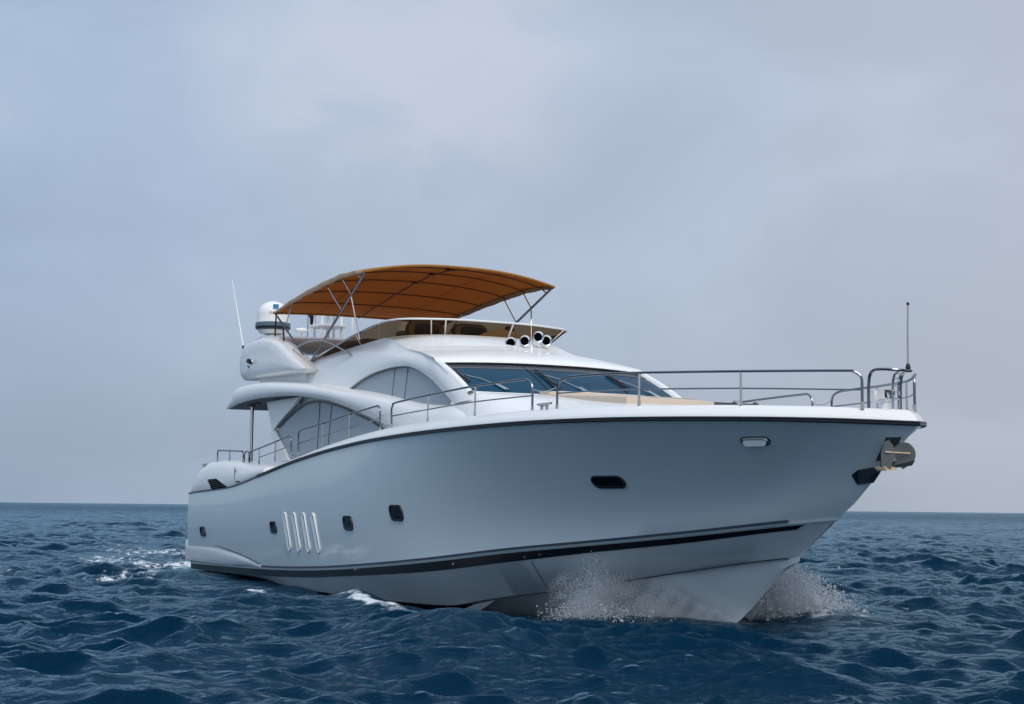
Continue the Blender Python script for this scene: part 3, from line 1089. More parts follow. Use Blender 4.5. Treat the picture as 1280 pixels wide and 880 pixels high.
for sg in (1, -1):
    mb = MB()
    fade = 1 - sstep(11.0, 12.4, M_c[:, 0])
    arch_w = sstep(16, 50, np.arange(120))        # where the lower edge is the window arch
    rr = [Lw + np.array([0, -0.09, 0.0]) * arch_w[:, None], Lw + np.array([0, -0.01, 0.0])]
    for f in np.linspace(0, 1, 9):
        r_ = Lw * (1 - f) + M_c * f
        r_[:, 1] += (0.030 * math.sin(math.pi * f) ** 0.8) * arch_w + 0.02 * math.sin(math.pi * f)
        rr.append(r_)
    M2 = rr[-1].copy()
    for f in (0.12, 0.3, 0.55, 0.8, 1.0):
        r_ = M2 * (1 - f) + U_ * f
        r_[:, 1] -= 0.016 * arch_w * fade * math.sin(math.pi * f) ** 0.6
        rr.append(r_)
    mb.loft([flip(q, sg) for q in rr])
    mb.build('upper_house_side', 'deck_gelcoat', sharp=45)
    # arched side window
    mb = MB()
    arch = spline([(9.18, 2.225, 4.17), (9.78, 2.2, 4.30), (10.41, 2.18, 4.41), (11.02, 2.16, 4.46), (11.65, 2.15, 4.48), (12.39, 2.16, 4.44), (12.98, 2.19, 4.34), (13.45, 2.215, 4.21), (13.85, 2.245, 4.08), (14.21, 2.27, 3.93), (14.60, 2.30, 3.77), (15.0, 2.33, 3.58)], 60)
    bot = spline([(9.18, 2.24, 4.12), (10.16, 2.26, 4.0), (11.12, 2.28, 3.88), (12.16, 2.31, 3.70), (12.73, 2.32, 3.6), (13.74, 2.34, 3.53), (15.0, 2.35, 3.50)], 60)
    rr = [arch * (1 - t) + bot * t for t in np.linspace(0, 1, 8)]
    mb.loft([flip(q + np.array([0, -0.075, 0]), sg) for q in rr])
    mb.loft([flip(q + np.array([0, -0.12, 0]), sg) for q in rr])
    win = mb.build('arched_side_window', 'window_cover')
    mb = MB()
    mb.tube(flip(arch + np.array([0, -0.07, -0.012]), sg), 0.02, 6)
    mb.build('window_frame', 'frame_grey', win)
    for a_, b_ in (((11.65, 2.15, 4.47), (11.86, 2.30, 3.74)), ((12.35, 2.16, 4.43), (12.52, 2.32, 3.60))):
        mb = MB()
        mb.tube([flip(np.array(a_) + (0, -0.068, 0), sg), flip(np.array(b_) + (0, -0.068, 0), sg)], 0.010, 5)
        mb.build('window_seam', 'frame_grey', win)
    # coaming below the arch wing
    mb = MB()
    mb.loft([[flip((x, 2.14 + dy, z), sg) for x, z in ((2.7, 4.62), (2.9, 5.2), (6.3, 5.02), (6.4, 4.45))] for dy in (0, -0.5)], closed=True, cap=True)
    mb.build('arch_foot', 'deck_gelcoat', smooth=False)

# ------------------------------------------------------------------ brow over the windscreen, windscreen, flybridge coaming
def plan_arc(xc, yc, zc, cx, cz, n=41, p_=2.4):
    t = np.linspace(1, -1, n)
    w = 1 - np.abs(t) ** p_
    return np.stack([xc + cx * w, yc * t, zc + cz * w], 1)


rows_ = [plan_arc(10.30, 1.70, 5.10, 1.2, 0.03, p_=4.2), plan_arc(10.45, 1.78, 5.175, 1.22, 0.03, p_=4.2), plan_arc(10.6, 1.86, 5.165, 1.22, 0.03, p_=4.0), plan_arc(11.0, 1.895, 5.09, 1.15, 0.03, p_=3.6), plan_arc(11.4, 1.93, 5.00, 1.05, 0.03, p_=3.2), plan_arc(11.8, 1.98, 4.89, 0.95, 0.03, p_=2.8), plan_arc(12.18, 2.03, 4.80, 0.85, 0.03), plan_arc(12.27, 2.04, 4.79, 0.82, 0.03), plan_arc(12.9, 2.10, 4.69, 0.66, 0.04), plan_arc(13.5, 2.18, 4.57, 0.52, 0.045), plan_arc(13.9, 2.235, 4.48, 0.45, 0.035), plan_arc(14.08, 2.26, 4.405, 0.42, 0.035), plan_arc(14.10, 2.26, 4.37, 0.42, 0.035), plan_arc(13.98, 2.24, 4.35, 0.40, 0.035), plan_arc(13.8, 2.2, 4.36, 0.38, 0.035)]
mb = MB()
mb.loft(rows_)
mb.build('brow', 'deck_gelcoat', sharp=50)

g_top = plan_arc(13.95, 2.22, 4.375, 0.40, 0.03)
g_bot = plan_arc(15.36, 2.27, 3.75, 0.42, -0.03)
mb = MB()
gl = []
for t in np.linspace(0, 1, 9):
    r_ = g_top * (1 - t) + g_bot * t
    r_[:, 2] += 0.035 * math.sin(math.pi * t)
    gl.append(r_)
mb.loft(gl)
ws = mb.build('windscreen', 'windscreen_glass')
mb = MB()
hdr = []
for t, o_ in ((0.0, 0.004), (0.01, 0.012), (0.235, 0.012), (0.24, 0.004)):
    r_ = g_top * (1 - t) + g_bot * t
    r_[:, 2] += 0.035 * math.sin(math.pi * t) + o_
    hdr.append(r_)
mb.loft(hdr)
mb.build('windscreen_header', 'frame_grey', ws)
for yt in (0.30, -0.44):
    k = int(round((1 - yt) / 2 * 40))
    mb = MB()
    mb.tube([gl[i][k] + np.array([0, 0, 0.006]) for i in range(9)], 0.014, 5)
    mb.build('windscreen_mullion', 'interior_dark', ws)
# white sill under the glass
mb = MB()
sill = []
for dx, dz in ((-0.04, 0.02), (0.02, 0.015), (0.05, -0.02), (0.04, -0.20), (-0.2, -0.22)):
    r_ = g_bot.copy()
    r_[:, 0] += dx
    r_[:, 1] *= 1.03
    r_[:, 2] += dz
    sill.append(r_)
mb.loft(sill)
mb.build('windscreen_sill', 'deck_gelcoat', sharp=60)
# pillars beside the glass
for sg in (1, -1):
    mb = MB()
    a = np.array([13.98, 2.245, 4.41])
    b = np.array([15.55, 2.30, 3.72])
    rr = []
    for dx, dy, dz in ((-0.02, 0.004, -0.03), (0.02, -0.012, 0.02), (0.04, -0.07, 0.04), (0.03, -0.12, 0.02), (0.0, -0.14, -0.03)):
        rr.append([flip(a * (1 - t) + b * t + np.array([dx, dy, dz + 0.035 * math.sin(math.pi * t)]), sg) for t in np.linspace(0, 1, 10)])
    mb.loft(rr)
    mb.build('windscreen_pillar', 'deck_gelcoat', sharp=60)
# wipers: black pantograph arms parked on the glass, with silver blades
def gpt(y, t, up):
    k0 = int(np.interp(y, [-2.22, 2.22], [40, 0]))
    q = g_top[k0] * (1 - t) + g_bot[k0] * t
    return np.array([q[0] + 0.3 * up, y, q[2] + 0.035 * math.sin(math.pi * t) + up])


for y0, y1, t0, t1 in ((2.12, 2.10, 0.36, 0.74), (0.56, 0.51, 0.29, 0.84), (-0.98, -1.08, 0.31, 0.72)):
    mb = MB()
    mb.tube([gpt(y0, t0, 0.03), gpt(y1, t1, 0.035)], [0.010, 0.016], 6)
    mb.tube([gpt(y0 - 0.075, t0, 0.03), gpt(y1 - 0.085, t1, 0.035)], [0.010, 0.016], 6)
    mb.tube([gpt(y0 - 0.035, t0 + 0.1, 0.04), gpt(y1 - 0.03, t1 - 0.1, 0.045)], 0.016, 6)
    for f in (0.0, 0.2, 0.4, 0.6, 0.8, 1.0):
        yq = y0 + (y1 - y0) * f
        mb.tube([gpt(yq + 0.005, t0 + (t1 - t0) * f, 0.035), gpt(yq - 0.085, t0 + (t1 - t0) * f, 0.035)], 0.010, 5)
    wp = mb.build('wiper', 'dark_plastic')
    mb = MB()
    mb.tube([gpt(y0 - 0.08, t0 + 0.12, 0.02), gpt(y0 - 0.35, t0 + 0.27, 0.02), gpt(y1 - 0.50, 0.80, 0.02), gpt(y1 - 0.58, 0.95, 0.02)], 0.008, 5)
    mb.build('wiper_blade', 'steel', wp)
    for dy in (0.0, 0.06):
        mb = MB()
        mb.tube([gpt(y1 - 0.47 - dy, 0.78, 0.03), gpt(y1 - 0.57 - dy, 0.95, 0.035)], [0.012, 0.02], 6)
        mb.build('wiper_arm', 'steel', wp)

# flybridge coaming inside wall and floor
mb = MB()
inner = [(5.4, 1.85), (8.0, 1.72), (10.3, 1.68)]
floor_pts = [(x, y, 4.72) for x, y in inner] + [(11.3, 0.9, 4.72), (11.5, 0, 4.72), (11.3, -0.9, 4.72)] + [(x, -y, 4.72) for x, y in inner[::-1]]
mb.add(floor_pts, [tuple(range(len(floor_pts)))])
wall_top = [(5.4, 1.95, 4.95), (8.0, 1.84, 5.125), (10.3, 1.72, 5.19), (11.35, 0.9, 5.21), (11.62, 0, 5.21), (11.35, -0.9, 5.21), (10.3, -1.72, 5.19), (8.0, -1.84, 5.125), (5.4, -1.95, 4.95)]
mb.loft([wall_top, floor_pts])
mb.build('flybridge_floor', 'deck_gelcoat', smooth=False)

# tinted flybridge windshield: wings along the coaming, curved front
base = [(6.05, 1.90, 5.03), (7.1, 1.87, 5.105), (8.0, 1.86, 5.135), (9.2, 1.84, 5.165), (10.1, 1.83, 5.18), (10.75, 1.80, 5.18), (11.2, 1.60, 5.185), (11.48, 1.20, 5.195), (11.63, 0.65, 5.205), (11.68, 0.0, 5.205)]
topc = [(6.02, 1.93, 5.07), (7.0, 1.98, 5.16), (8.08, 2.03, 5.26), (9.3, 2.05, 5.37), (10.4, 2.06, 5.45), (11.05, 2.06, 5.475), (11.5, 1.86, 5.485), (11.72, 1.35, 5.495), (11.83, 0.75, 5.505), (11.87, 0.0, 5.505)]


def whole(c, n):
    c = np.array(c)
    m_ = c[::-1][1:].copy()
    m_[:, 1] *= -1
    return spline(np.vstack([c, m_]), n)


Bc, Tc = whole(base, 150), whole(topc, 150)
mb = MB()
mb.loft([Bc * (1 - t) + Tc * t for t in np.linspace(0, 1, 4)])
fws = mb.build('flybridge_windshield', 'tinted_acrylic')
mb = MB()
front = [q for q in Tc if q[0] > 10.55]
mb.tube(front, 0.020, 8)
mb.build('top_rail', 'fibreglass', fws)
for sg in (1, -1):
    mb = MB()
    mb.tube([q for q in Tc if q[0] <= 10.6 and q[1] * sg > 0], 0.022, 8)
    mb.build('wing_rail', 'steel', fws)
mb = MB()
mb.tube(Bc, 0.018, 6)
mb.build('bottom_seal', 'beam_beige', fws)
for x_, y_ in ((9.15, 1.84), (8.0, 1.86), (11.3, 1.15), (11.62, -0.45), (11.1, -1.45), (9.15, -1.84), (11.45, 0.9)):
    i = int(np.argmin((Bc[:, 0] - x_) ** 2 + (Bc[:, 1] - y_) ** 2))
    mb = MB()
    w_ = 0.022 if x_ > 10 else 0.018
    mb.tube([Bc[i], Tc[i]], w_, 6)
    mb.build('windshield_post', 'steel', fws)

# flybridge furniture seen through the tinted wind shield
def soft_box(name, c, size, r, material, parent=YACHT, tilt=0.0):
    """cushion: rounded rectangle seen from ahead, extruded along x with softened edges"""
    w, h, d = size[1], size[2], size[0]
    mb_ = MB()
    rows2 = []
    for f, s_ in ((-0.5, 0.86), (-0.42, 0.97), (-0.25, 1.0), (0.25, 1.0), (0.42, 0.97), (0.5, 0.86)):
        rows2.append([(c[0] + f * d - tilt * b * s_, c[1] + a * s_, c[2] + b * s_) for a, b in rounded(w, h, r)])
    mb_.loft(rows2, closed=True, cap=True)
    return mb_.build(name, material, parent)


for y_ in (0.44, -0.66):
    s = soft_box('helm_seat', (9.3, y_, 5.35), (0.26, 0.84, 0.84), 0.20, 'seat_vinyl', tilt=0.15)
    soft_box('seat_cushion', (9.6, y_, 5.05), (0.55, 0.72, 0.16), 0.06, 'seat_vinyl', s)
    soft_box('head_panel', (9.42, y_, 5.52), (0.10, 0.56, 0.34), 0.12, 'interior_dark', s)
    q = MB()
    q.lathe([(0.16, 4.73), (0.07, 4.78), (0.07, 5.0)], (9.5, y_, 0), (0, 0, 1), 14)
    q.build('seat_pedestal', 'steel', s)
mb = MB()
prof = [(10.2, 4.74), (10.2, 5.36), (10.45, 5.52), (10.7, 5.53), (11.0, 5.40), (11.1, 4.74)]
rr = []
for t in np.linspace(-1, 1, 21):
    k = (1 - abs(t) ** 2.2)
    rr.append([(x, -0.80 + 0.72 * t, 4.74 + (z - 4.74) * (0.55 + 0.45 * k)) for x, z in prof])
mb.loft(rr, closed=True, cap=True)
con = mb.build('helm_console', 'console_vinyl')
mb = MB()
mb.lathe([(0.10, 0.0), (0.11, 0.03), (0.08, 0.07), (0.02, 0.085)], (10.72, -0.92, 5.505), (0.2, 0, 1), 18)
mb.build('compass', 'dark_plastic', con)
soft_box('sofa_backrest', (7.4, -1.50, 5.15), (2.6, 0.24, 0.75), 0.10, 'console_vinyl')
soft_box('grab_bolster', (6.3, 1.0, 5.68), (1.5, 0.16, 0.12), 0.05, 'seat_vinyl') if False else None
soft_box('bench_seat', (8.0, 1.25, 5.22), (1.2, 0.7, 0.36), 0.10, 'seat_vinyl')
mb = MB()
mb.box((10.45, 1.3, 5.22), (0.5, 0.5, 0.10))
mb.build('side_console', 'interior_dark')

# ------------------------------------------------------------------ foredeck trunk, sunpad, hatch
xx = np.linspace(15.0, 22.2, 48)
ztop = pchip([14.3, 15.5, 16.2, 17.0, 18.5, 20.0, 21.0, 22.2], [3.70, 3.74, 3.68, 3.58, 3.43, 3.30, 3.20, 3.05])(xx)
wtr = pchip([14.3, 15.5, 17, 18.5, 20, 21.2, 22.2], [2.44, 2.46, 2.42, 2.2, 1.7, 1.05, 0.35])(xx)
zdk = z_sheer(xx) + 0.14
rows_ = []
for t in np.sin(np.linspace(1, -1, 41) * math.pi / 2):
    w = 1 - np.abs(t) ** (3.4 + 30.0 * (1 - sstep(14.8, 18.3, xx)) ** 2)
    rows_.append(np.stack([xx, wtr * t, zdk + np.maximum(ztop - zdk, -0.02) * w], 1))
mb = MB()
mb.loft(rows_)
mb.build('coachroof', 'deck_gelcoat', sharp=60)


def slab(name, corners, th, material, parent=YACHT, crown=0.03, n=12, m_=9):
    """padded slab over four corners (back-starboard, front-starboard, front-port, back-port)"""
    A0, A1, A2, A3 = [np.array(c, float) for c in corners]
    rr_ = []
    for i in range(n + 1):
        f = i / n
        a = A0 * (1 - f) + A1 * f
        b = A3 * (1 - f) + A2 * f
        rr_.append([a * (1 - g) + b * g + np.array([0, 0, crown * (1 - (2 * f - 1) ** 6) * (1 - (2 * g - 1) ** 6)]) for g in np.linspace(0, 1, m_)])
    mb_ = MB()
    mb_.loft(rr_)
    edge = [q for q in rr_[0]] + [r_[-1] for r_ in rr_[1:-1]] + [q for q in rr_[-1][::-1]] + [r_[0] for r_ in rr_[1:-1]][::-1]
    lowe = [np.array(q) - np.array([0, 0, th]) for q in edge]
    mb_.loft([edge, lowe], closed=True, cap=False)
    mb_.add(lowe, [tuple(range(len(lowe)))])
    return mb_.build(name, material, parent, sharp=50)


pad = slab('sun_pad', [(15.75, 0.98, 3.735), (18.5, 0.80, 3.53), (18.5, -0.95, 3.51), (15.75, -1.6, 3.73)], 0.12, 'pad_vinyl')
for y_ in (0.12, -0.62):
    mb = MB()
    mb.tube([(15.9, y_, 3.757), (17.2, y_ + 0.02, 3.66), (18.46, y_ + 0.04, 3.555)], 0.010, 5)
    mb.build('pad_seam', 'beam_beige', pad)
slab('head_rest', [(15.62, 0.92, 3.79), (16.0, 0.90, 3.77), (16.0, -1.35, 3.76), (15.62, -1.45, 3.78)], 0.10, 'pad_vinyl')
mb = MB()
mb.box((19.2, -0.85, 3.43), (0.5, 0.5, 0.05), Matrix.Rotation(R(5), 3, 'Y'))
ht = mb.build('deck_hatch', 'frame_grey', smooth=False)
for dy in (-0.2, 0.2):
    mb = MB()
    mb.tube([(19.42, -0.85 + dy, 3.43), (19.5, -0.85 + dy, 3.46), (19.6, -0.85 + dy, 3.42)], 0.03, 6)
    mb.build('hatch_hinge', 'steel', ht)

# ------------------------------------------------------------------ radar arch, domes, mast, aerials
wing = [(1.79, 5.01), (1.66, 5.22), (1.68, 5.45), (1.80, 5.68), (2.05, 5.79), (2.6, 5.83), (3.3, 5.84), (4.0, 5.79), (4.6, 5.67), (5.16, 5.50), (6.1, 5.13), (6.98, 4.80), (6.85, 4.73), (6.2, 4.75), (4.4, 4.81), (2.29, 4.88), (2.1, 4.87)]
cxw, czw = 4.0, 5.25
for sg in (1, -1):
    rr = []
    for dy, s_ in ((-0.30, 0.90), (-0.22, 0.985), (-0.10, 1.0), (0.05, 1.0), (0.13, 0.985), (0.18, 0.94), (0.22, 0.80), (0.235, 0.5), (0.24, 0.1)):
        rr.append([flip((cxw + (x - cxw) * s_, 2.20 + dy - 0.03 * (z - czw), czw + (z - czw) * s_), sg) for x, z in wing])
    mb = MB()
    mb.loft(rr, closed=True, cap=True)
    mb.build('arch_wing', 'deck_gelcoat', sharp=38)
    # side navigation light in its chrome shell
    mb = MB()
    mb.lathe([(0.01, 0.07), (0.09, 0.06), (0.13, 0.02), (0.14, -0.03)], flip((2.95, 2.43, 5.24), sg), flip((0.5, 0.85, 0.1), sg), 16)
    nl = mb.build('navigation_light', 'chrome')
    mb = MB()
    mb.lathe([(0.01, 0.10), (0.055, 0.09), (0.065, 0.0)], flip((3.02, 2.47, 5.27), sg), flip((0.2, 0.9, 0.3), sg), 12)
    mb.build('lamp_lens', 'port_glass', nl)
# arch beam
mb = MB()
prof = [(1.95, 5.60), (1.9, 5.75), (2.1, 5.86), (3.0, 5.92), (3.8, 5.88), (4.25, 5.78), (4.30, 5.70), (4.2, 5.62), (3.2, 5.56)]
rr = [[(x, y, z + 0.03 * (1 - (y / 2.2) ** 2)) for x, z in prof] for y in np.linspace(2.2, -2.2, 13)]
mb.loft(rr, closed=True, cap=True)
beam = mb.build('arch_beam', 'deck_gelcoat', sharp=30)
mb = MB()
rr = [[(4.255, y, 5.775), (4.315, y, 5.70), (4.21, y, 5.605), (3.2, y, 5.545)] for y in np.linspace(2.15, -2.15, 9)]
mb.loft(rr)
mb.build('beam_lining', 'beam_beige', beam)


def font_mesh(name, text, size, loc, rot, material, parent, bend=None):
    cu = bpy.data.curves.new(name, 'FONT')
    cu.body = text
    cu.size = size
    cu.extrude = 0.001
    cu.align_x = 'CENTER'
    tmp = bpy.data.objects.new(name, cu)
    col.objects.link(tmp)
    dg = bpy.context.evaluated_depsgraph_get()
    me_ = bpy.data.meshes.new_from_object(tmp.evaluated_get(dg))
    bpy.data.objects.remove(tmp)
    if bend:
        rad = bend
        for v_ in me_.vertices:
            a = v_.co.x / rad
            zz = rad + v_.co.z
            v_.co.x, v_.co.z = math.sin(a) * zz, math.cos(a) * zz - rad
    me_.materials.clear()
    me_.materials.append(MAT[material])
    o = bpy.data.objects.new(name, me_)
    col.objects.link(o)
    o.parent = parent
    o.matrix_local = Matrix.Translation(loc) @ rot.to_4x4()
    return o


def sat_dome(x, y, z0, r, h, text):
    mb_ = MB()
    prof_ = [(r * 0.30, z0 - 0.24), (r * 0.30, z0 - 0.16), (r * 0.75, z0 - 0.14), (r * 0.95, z0 - 0.02), (r * 1.0, z0 + 0.10)]
    hc = h - r * 0.85
    prof_ += [(r * 0.985, z0 + 0.16), (r * 0.97, z0 + hc * 0.6), (r * 0.955, z0 + hc)]
    for a in np.linspace(10, 90, 9):
        prof_.append((max(r * 0.955 * math.cos(R(a)), 0.004), z0 + hc + (h - hc) * math.sin(R(a))))
    mb_.lathe(prof_, (x, y, 0), (0, 0, 1), 40)
    d = mb_.build('satellite_dome', 'dome_white', sharp=40)
    mb_ = MB()
    mb_.lathe([(r * 0.90, z0 - 0.045), (r * 1.0, z0 - 0.02), (r * 1.035, z0 + 0.04), (r * 1.03, z0 + 0.12), (r * 0.98, z0 + 0.135)], (x, y, 0), (0, 0, 1), 40)
    mb_.build('dome_band', 'dome_band', d)
    mb_ = MB()
    mb_.lathe([(r * 0.88, z0 - 0.06), (r * 1.01, z0 - 0.025), (r * 1.04, z0 + 0.02), (r * 1.0, z0 + 0.022)], (x, y, 0), (0, 0, 1), 40)
    mb_.build('dome_gasket', 'rubber', d)
    # lettering faces forward and to starboard
    ang = R(12)                # from forward towards starboard
    dirv = Vector((math.cos(ang), -math.sin(ang), 0))      # blender-local frame, y to port
    rot = Matrix((Vector((-dirv.y, dirv.x, 0)), Vector((0, 0, 1)), dirv)).transposed()
    base_ = Vector((x, -y, 0)) + dirv * (r * 0.978)
    font_mesh('dome_lettering', text, 0.085, base_ + Vector((0, 0, z0 + 0.33)), rot, 'mark_grey', d, bend=r * 0.98)
    mb_ = MB()
    rows3 = []
    for k in np.linspace(-0.22, 0.12, 8):
        a = ang - k - 0.10
        rows3.append([(x + (r * 0.985) * math.cos(a), y + (r * 0.985) * math.sin(a), zz) for zz in (z0 + 0.46, z0 + 0.56)])
    mb_.loft(rows3)
    mb_.build('dome_badge', 'mark_blue', d)
    return d


sat_dome(3.15, 1.95, 6.13, 0.425, 0.68, 'SEA TEL')
sat_dome(3.15, -1.85, 6.13, 0.425, 0.68, 'SEA TEL')
# white plinths under the domes
for y_ in (1.95, -1.85):
    mb = MB()
    mb.lathe([(0.30, 5.82), (0.28, 5.90), (0.16, 5.95)], (3.15, y_, 0), (0, 0, 1), 20)
    mb.build('dome_plinth', 'dome_white')
# mushroom aerial
mb = MB()
mb.lathe([(0.02, 5.85), (0.02, 6.07), (0.05, 6.09), (0.17, 6.11), (0.18, 6.14), (0.12, 6.19), (0.01, 6.21)], (3.0, 1.15, 0), (0, 0, 1), 20)
mb.build('mushroom_aerial', 'dome_white')
# light mast: white four-legged frame with two platforms
mx, my = 3.3, 0.55
mb = MB()
mb.lathe([(0.05, 5.86), (0.05, 6.63)], (mx, my, 0), (0, 0, 1), 12)
mast = mb.build('light_mast', 'dome_white')
for dx in (-0.28, 0.28):
    for dy in (-0.26, 0.26):
        mb = MB()
        mb.tube([(mx + dx, my + dy, 5.86), (mx + dx, my + dy, 6.62)], 0.035, 8)
        mb.build('mast_leg', 'dome_white', mast)
for z_, s_ in ((6.24, 0.95), (6.62, 0.78)):
    mb = MB()
    mb.lathe([(0.01, z_ - 0.02), (s_ * 0.5, z_ - 0.02), (s_ * 0.5, z_ + 0.015), (0.01, z_ + 0.015)], (mx, my, 0), (0, 0, 1), 24)
    mb.build('mast_platform', 'dome_white', mast)
mb = MB()
mb.lathe([(0.02, 6.63), (0.30, 6.64), (0.34, 6.72), (0.30, 6.80), (0.02, 6.83)], (mx, my, 0), (0, 0, 1), 24)
mb.build('radar_scanner', 'dome_white', mast)
mb = MB()
mb.tube([(mx + 0.28, my - 0.55, 5.86), (mx + 0.28, my - 0.55, 6.5)], 0.03, 8)
mb.build('mast_aerial', 'dome_white', mast)
mb = MB()
mb.tube([(mx + 0.1, my - 1.35, 5.86), (mx + 0.1, my - 1.35, 6.6)], 0.014, 6)
mb.build('mast_aerial', 'dome_white', mast)
# small dark ensign tied to the mast
mb = MB()
rr = []
for i, t in enumerate(np.linspace(0, 1, 8)):
    rr.append([(2.9 + 0.05 * math.sin(3 * t), 0.95 - 0.22 * s_ * (1 - 0.25 * t) + 0.05 * math.sin(5 * t + 4 * s_), 6.74 - 0.34 * t - 0.12 * s_ * t) for s_ in np.linspace(0, 1, 6)])
mb.loft(rr)
mb.tube([(2.9, 0.95, 5.86), (2.9, 0.95, 6.80)], 0.010, 6)
mb.build('ensign', 'ensign_black')
# whip aerial at the aft edge of the arch
mb = MB()
a, b = Vector((1.72, 2.25, 5.62)), Vector((0.25, 2.2, 7.70))
mb.tube([a.lerp(b, 0.09), a.lerp(b, 0.5), b], [0.022, 0.016, 0.008], 7)
wh = mb.build('whip_aerial', 'fibreglass')
mb = MB()
mb.tube([a, a.lerp(b, 0.09)], 0.032, 7)
mb.box(a + Vector((-0.05, 0, 0)), (0.16, 0.06, 0.06))
mb.build('aerial_mount', 'rubber', wh)

# ------------------------------------------------------------------ bimini canopy and its frame
ex = [4.10, 4.93, 5.82, 7.28, 8.8, 9.8, 10.27]
ez = [6.40, 6.50, 6.58, 6.675, 6.715, 6.66, 6.60]
z_edge = pchip(ex, ez)
crown = lambda x: 0.06 + 0.20 * sstep(4.1, 10.0, x)
NX, NY = 61, 41
xx = np.linspace(4.10, 10.27, NX)
bows = np.array([4.12, 5.3, 6.5, 7.75, 8.75, 9.65, 10.24])


def can_z(x, y):
    x = np.asarray(x, float)
    t = np.clip(np.abs(y) / 2.25, 0, 1)
    i = np.clip(np.searchsorted(bows, x) - 1, 0, len(bows) - 2)
    f = np.clip((x - bows[i]) / (bows[i + 1] - bows[i]), 0, 1)
    sag = 0.025 * np.sin(math.pi * f) * (1 - 0.5 * t)
    return z_edge(x) + crown(x) * (1 - t ** 2.4) - sag


yy = np.linspace(2.25, -2.25, NY)
ridge = 2.25 + 0 * xx
rows_ = [np.stack([xx, y + 0 * xx, can_z(xx, y)], 1) for y in yy]
mb = MB()
mb.loft(rows_)
canopy = mb.build('bimini_canopy', 'canvas', sharp=60)
sol = canopy.modifiers.new('cloth_thickness', 'SOLIDIFY')
sol.thickness = 0.008
sol.offset = 1
# hems: side valances and rolled front and aft edges
for sg in (1, -1):
    mb = MB()
    wav = 0.012 * np.sin(xx * 9.0) + 0.008 * np.sin(xx * 23.0)
    z0 = can_z(xx, 2.25)
    h_ = 0.035 + 0.075 * np.sin(math.pi * np.clip((xx - 4.1) / 6.17, 0, 1)) ** 0.6
    rr = [np.stack([xx, (2.20 + 0 * xx), z0 + 0.022], 1), np.stack([xx, 2.245 + 0 * xx, z0 + 0.015], 1), np.stack([xx, 2.265 + wav * 0.5, z0 - h_ * 0.4], 1), np.stack([xx, 2.255 + wav, z0 - h_], 1), np.stack([xx, 2.245 + wav, z0 - h_], 1), np.stack([xx, 2.24 + 0 * xx, z0 - 0.004], 1)]
    mb.loft([flip(q, sg) for q in rr])
    mb.build('canopy_valance', 'canvas_hem', canopy, sharp=70)
for x_ in (4.10, 10.27):
    mb = MB()
    mb.tube([(x_, y, float(can_z(x_, y)) - 0.012) for y in yy], 0.028, 8)
    mb.build('canopy_hem', 'canvas', canopy)
frame = MB()
for x_ in bows[1:-1]:
    ys = np.linspace(2.23, -2.23, 31)
    frame = MB()
    frame.tube([(x_, y, float(can_z(x_, y)) - 0.030 - 0.10 * max(0, abs(y) - 2.0)) for y in ys], 0.014, 8)
    frame.build('canopy_bow', 'shaded_bow', canopy)
sp = MB()
sp.tube([(x_, 0.05, float(can_z(x_, 0.05)) - 0.055) for x_ in np.linspace(4.15, 10.0, 24)], 0.016, 8)
sp.build('canopy_spine', 'shaded_bow', canopy)
for x_ in bows[3:-1]:
    mb = MB()
    mb.box((x_, 0.05, float(can_z(x_, 0.05)) - 0.05), (0.09, 0.12, 0.05))
    mb.build('spine_clamp', 'rubber', canopy)
for y_ in (1.15, -1.1):
    mb = MB()
    mb.tube([(x_, y_, float(can_z(x_, y_)) - 0.006) for x_ in np.linspace(4.2, 10.2, 40)], 0.006, 5)
    mb.build('cloth_seam', 'canvas', canopy)
for x_, y_ in ((9.4, 0.9), (9.9, -0.45)):
    mb = MB()
    mb.lathe([(0.06, 0.0), (0.07, 0.03), (0.04, 0.05)], (x_, y_, float(can_z(x_, y_))), (0, 0, 1), 12)
    mb.build('roof_button', 'dome_white', canopy)
for sg in (1, -1):
    foot = np.array((6.25, 2.0, 5.03))
    def leg(a, b, r_, nm, mt='steel'):
        q = MB()
        q.tube([flip(a, sg), flip(b, sg)], r_, 8)
        return q.build(nm, mt, canopy)
    fore = np.array((10.22, 2.22, 6.58))
    aft = np.array((4.12, 2.22, 6.40))
    leg(foot, fore, 0.026, 'canopy_leg', 'darkened_steel')
    leg(foot - (0.15, 0, 0), aft, 0.022, 'canopy_leg', 'darkened_steel')
    for t, xb in ((0.60, 7.75), (0.77, 8.75), (0.94, 9.65)):
        leg(foot * (1 - t) + fore * t, (xb, 2.21, float(can_z(xb, 2.21)) - 0.03), 0.016, 'canopy_strut')
    leg((4.75, 2.13, 6.05), (5.45, 2.21, float(can_z(5.45, 2.21)) - 0.03), 0.015, 'canopy_strut')
    leg((9.31, 2.17, 6.17), (9.55, 2.05, 5.24), 0.018, 'canopy_stay')
    leg((4.18, 2.2, 6.36), (3.86, 2.12, 5.72), 0.02, 'canopy_stay', 'rubber')
    leg((4.62, 2.16, 6.02), (4.62, 2.12, 5.55), 0.02, 'canopy_stay', 'rubber')
    q = MB()
    q.tube([flip((4.85, 2.15, 5.34), sg)] + [flip(p_, sg) for p_ in spline([(5.41, 2.2, 5.34), (5.88, 2.2, 5.41), (6.61, 2.2, 5.45), (7.44, 2.2, 5.40), (7.98, 2.18, 5.31), (8.5, 2.1, 5.14), (8.95, 2.0, 4.96)], 20)], 0.022, 8)
    q.build('grab_rail', 'steel')

# ------------------------------------------------------------------ guard rails
def rail_y(x):
    return np.maximum(breadth(3.12, 24.60, 12, 4.6)(x) - 0.24, 0.0)


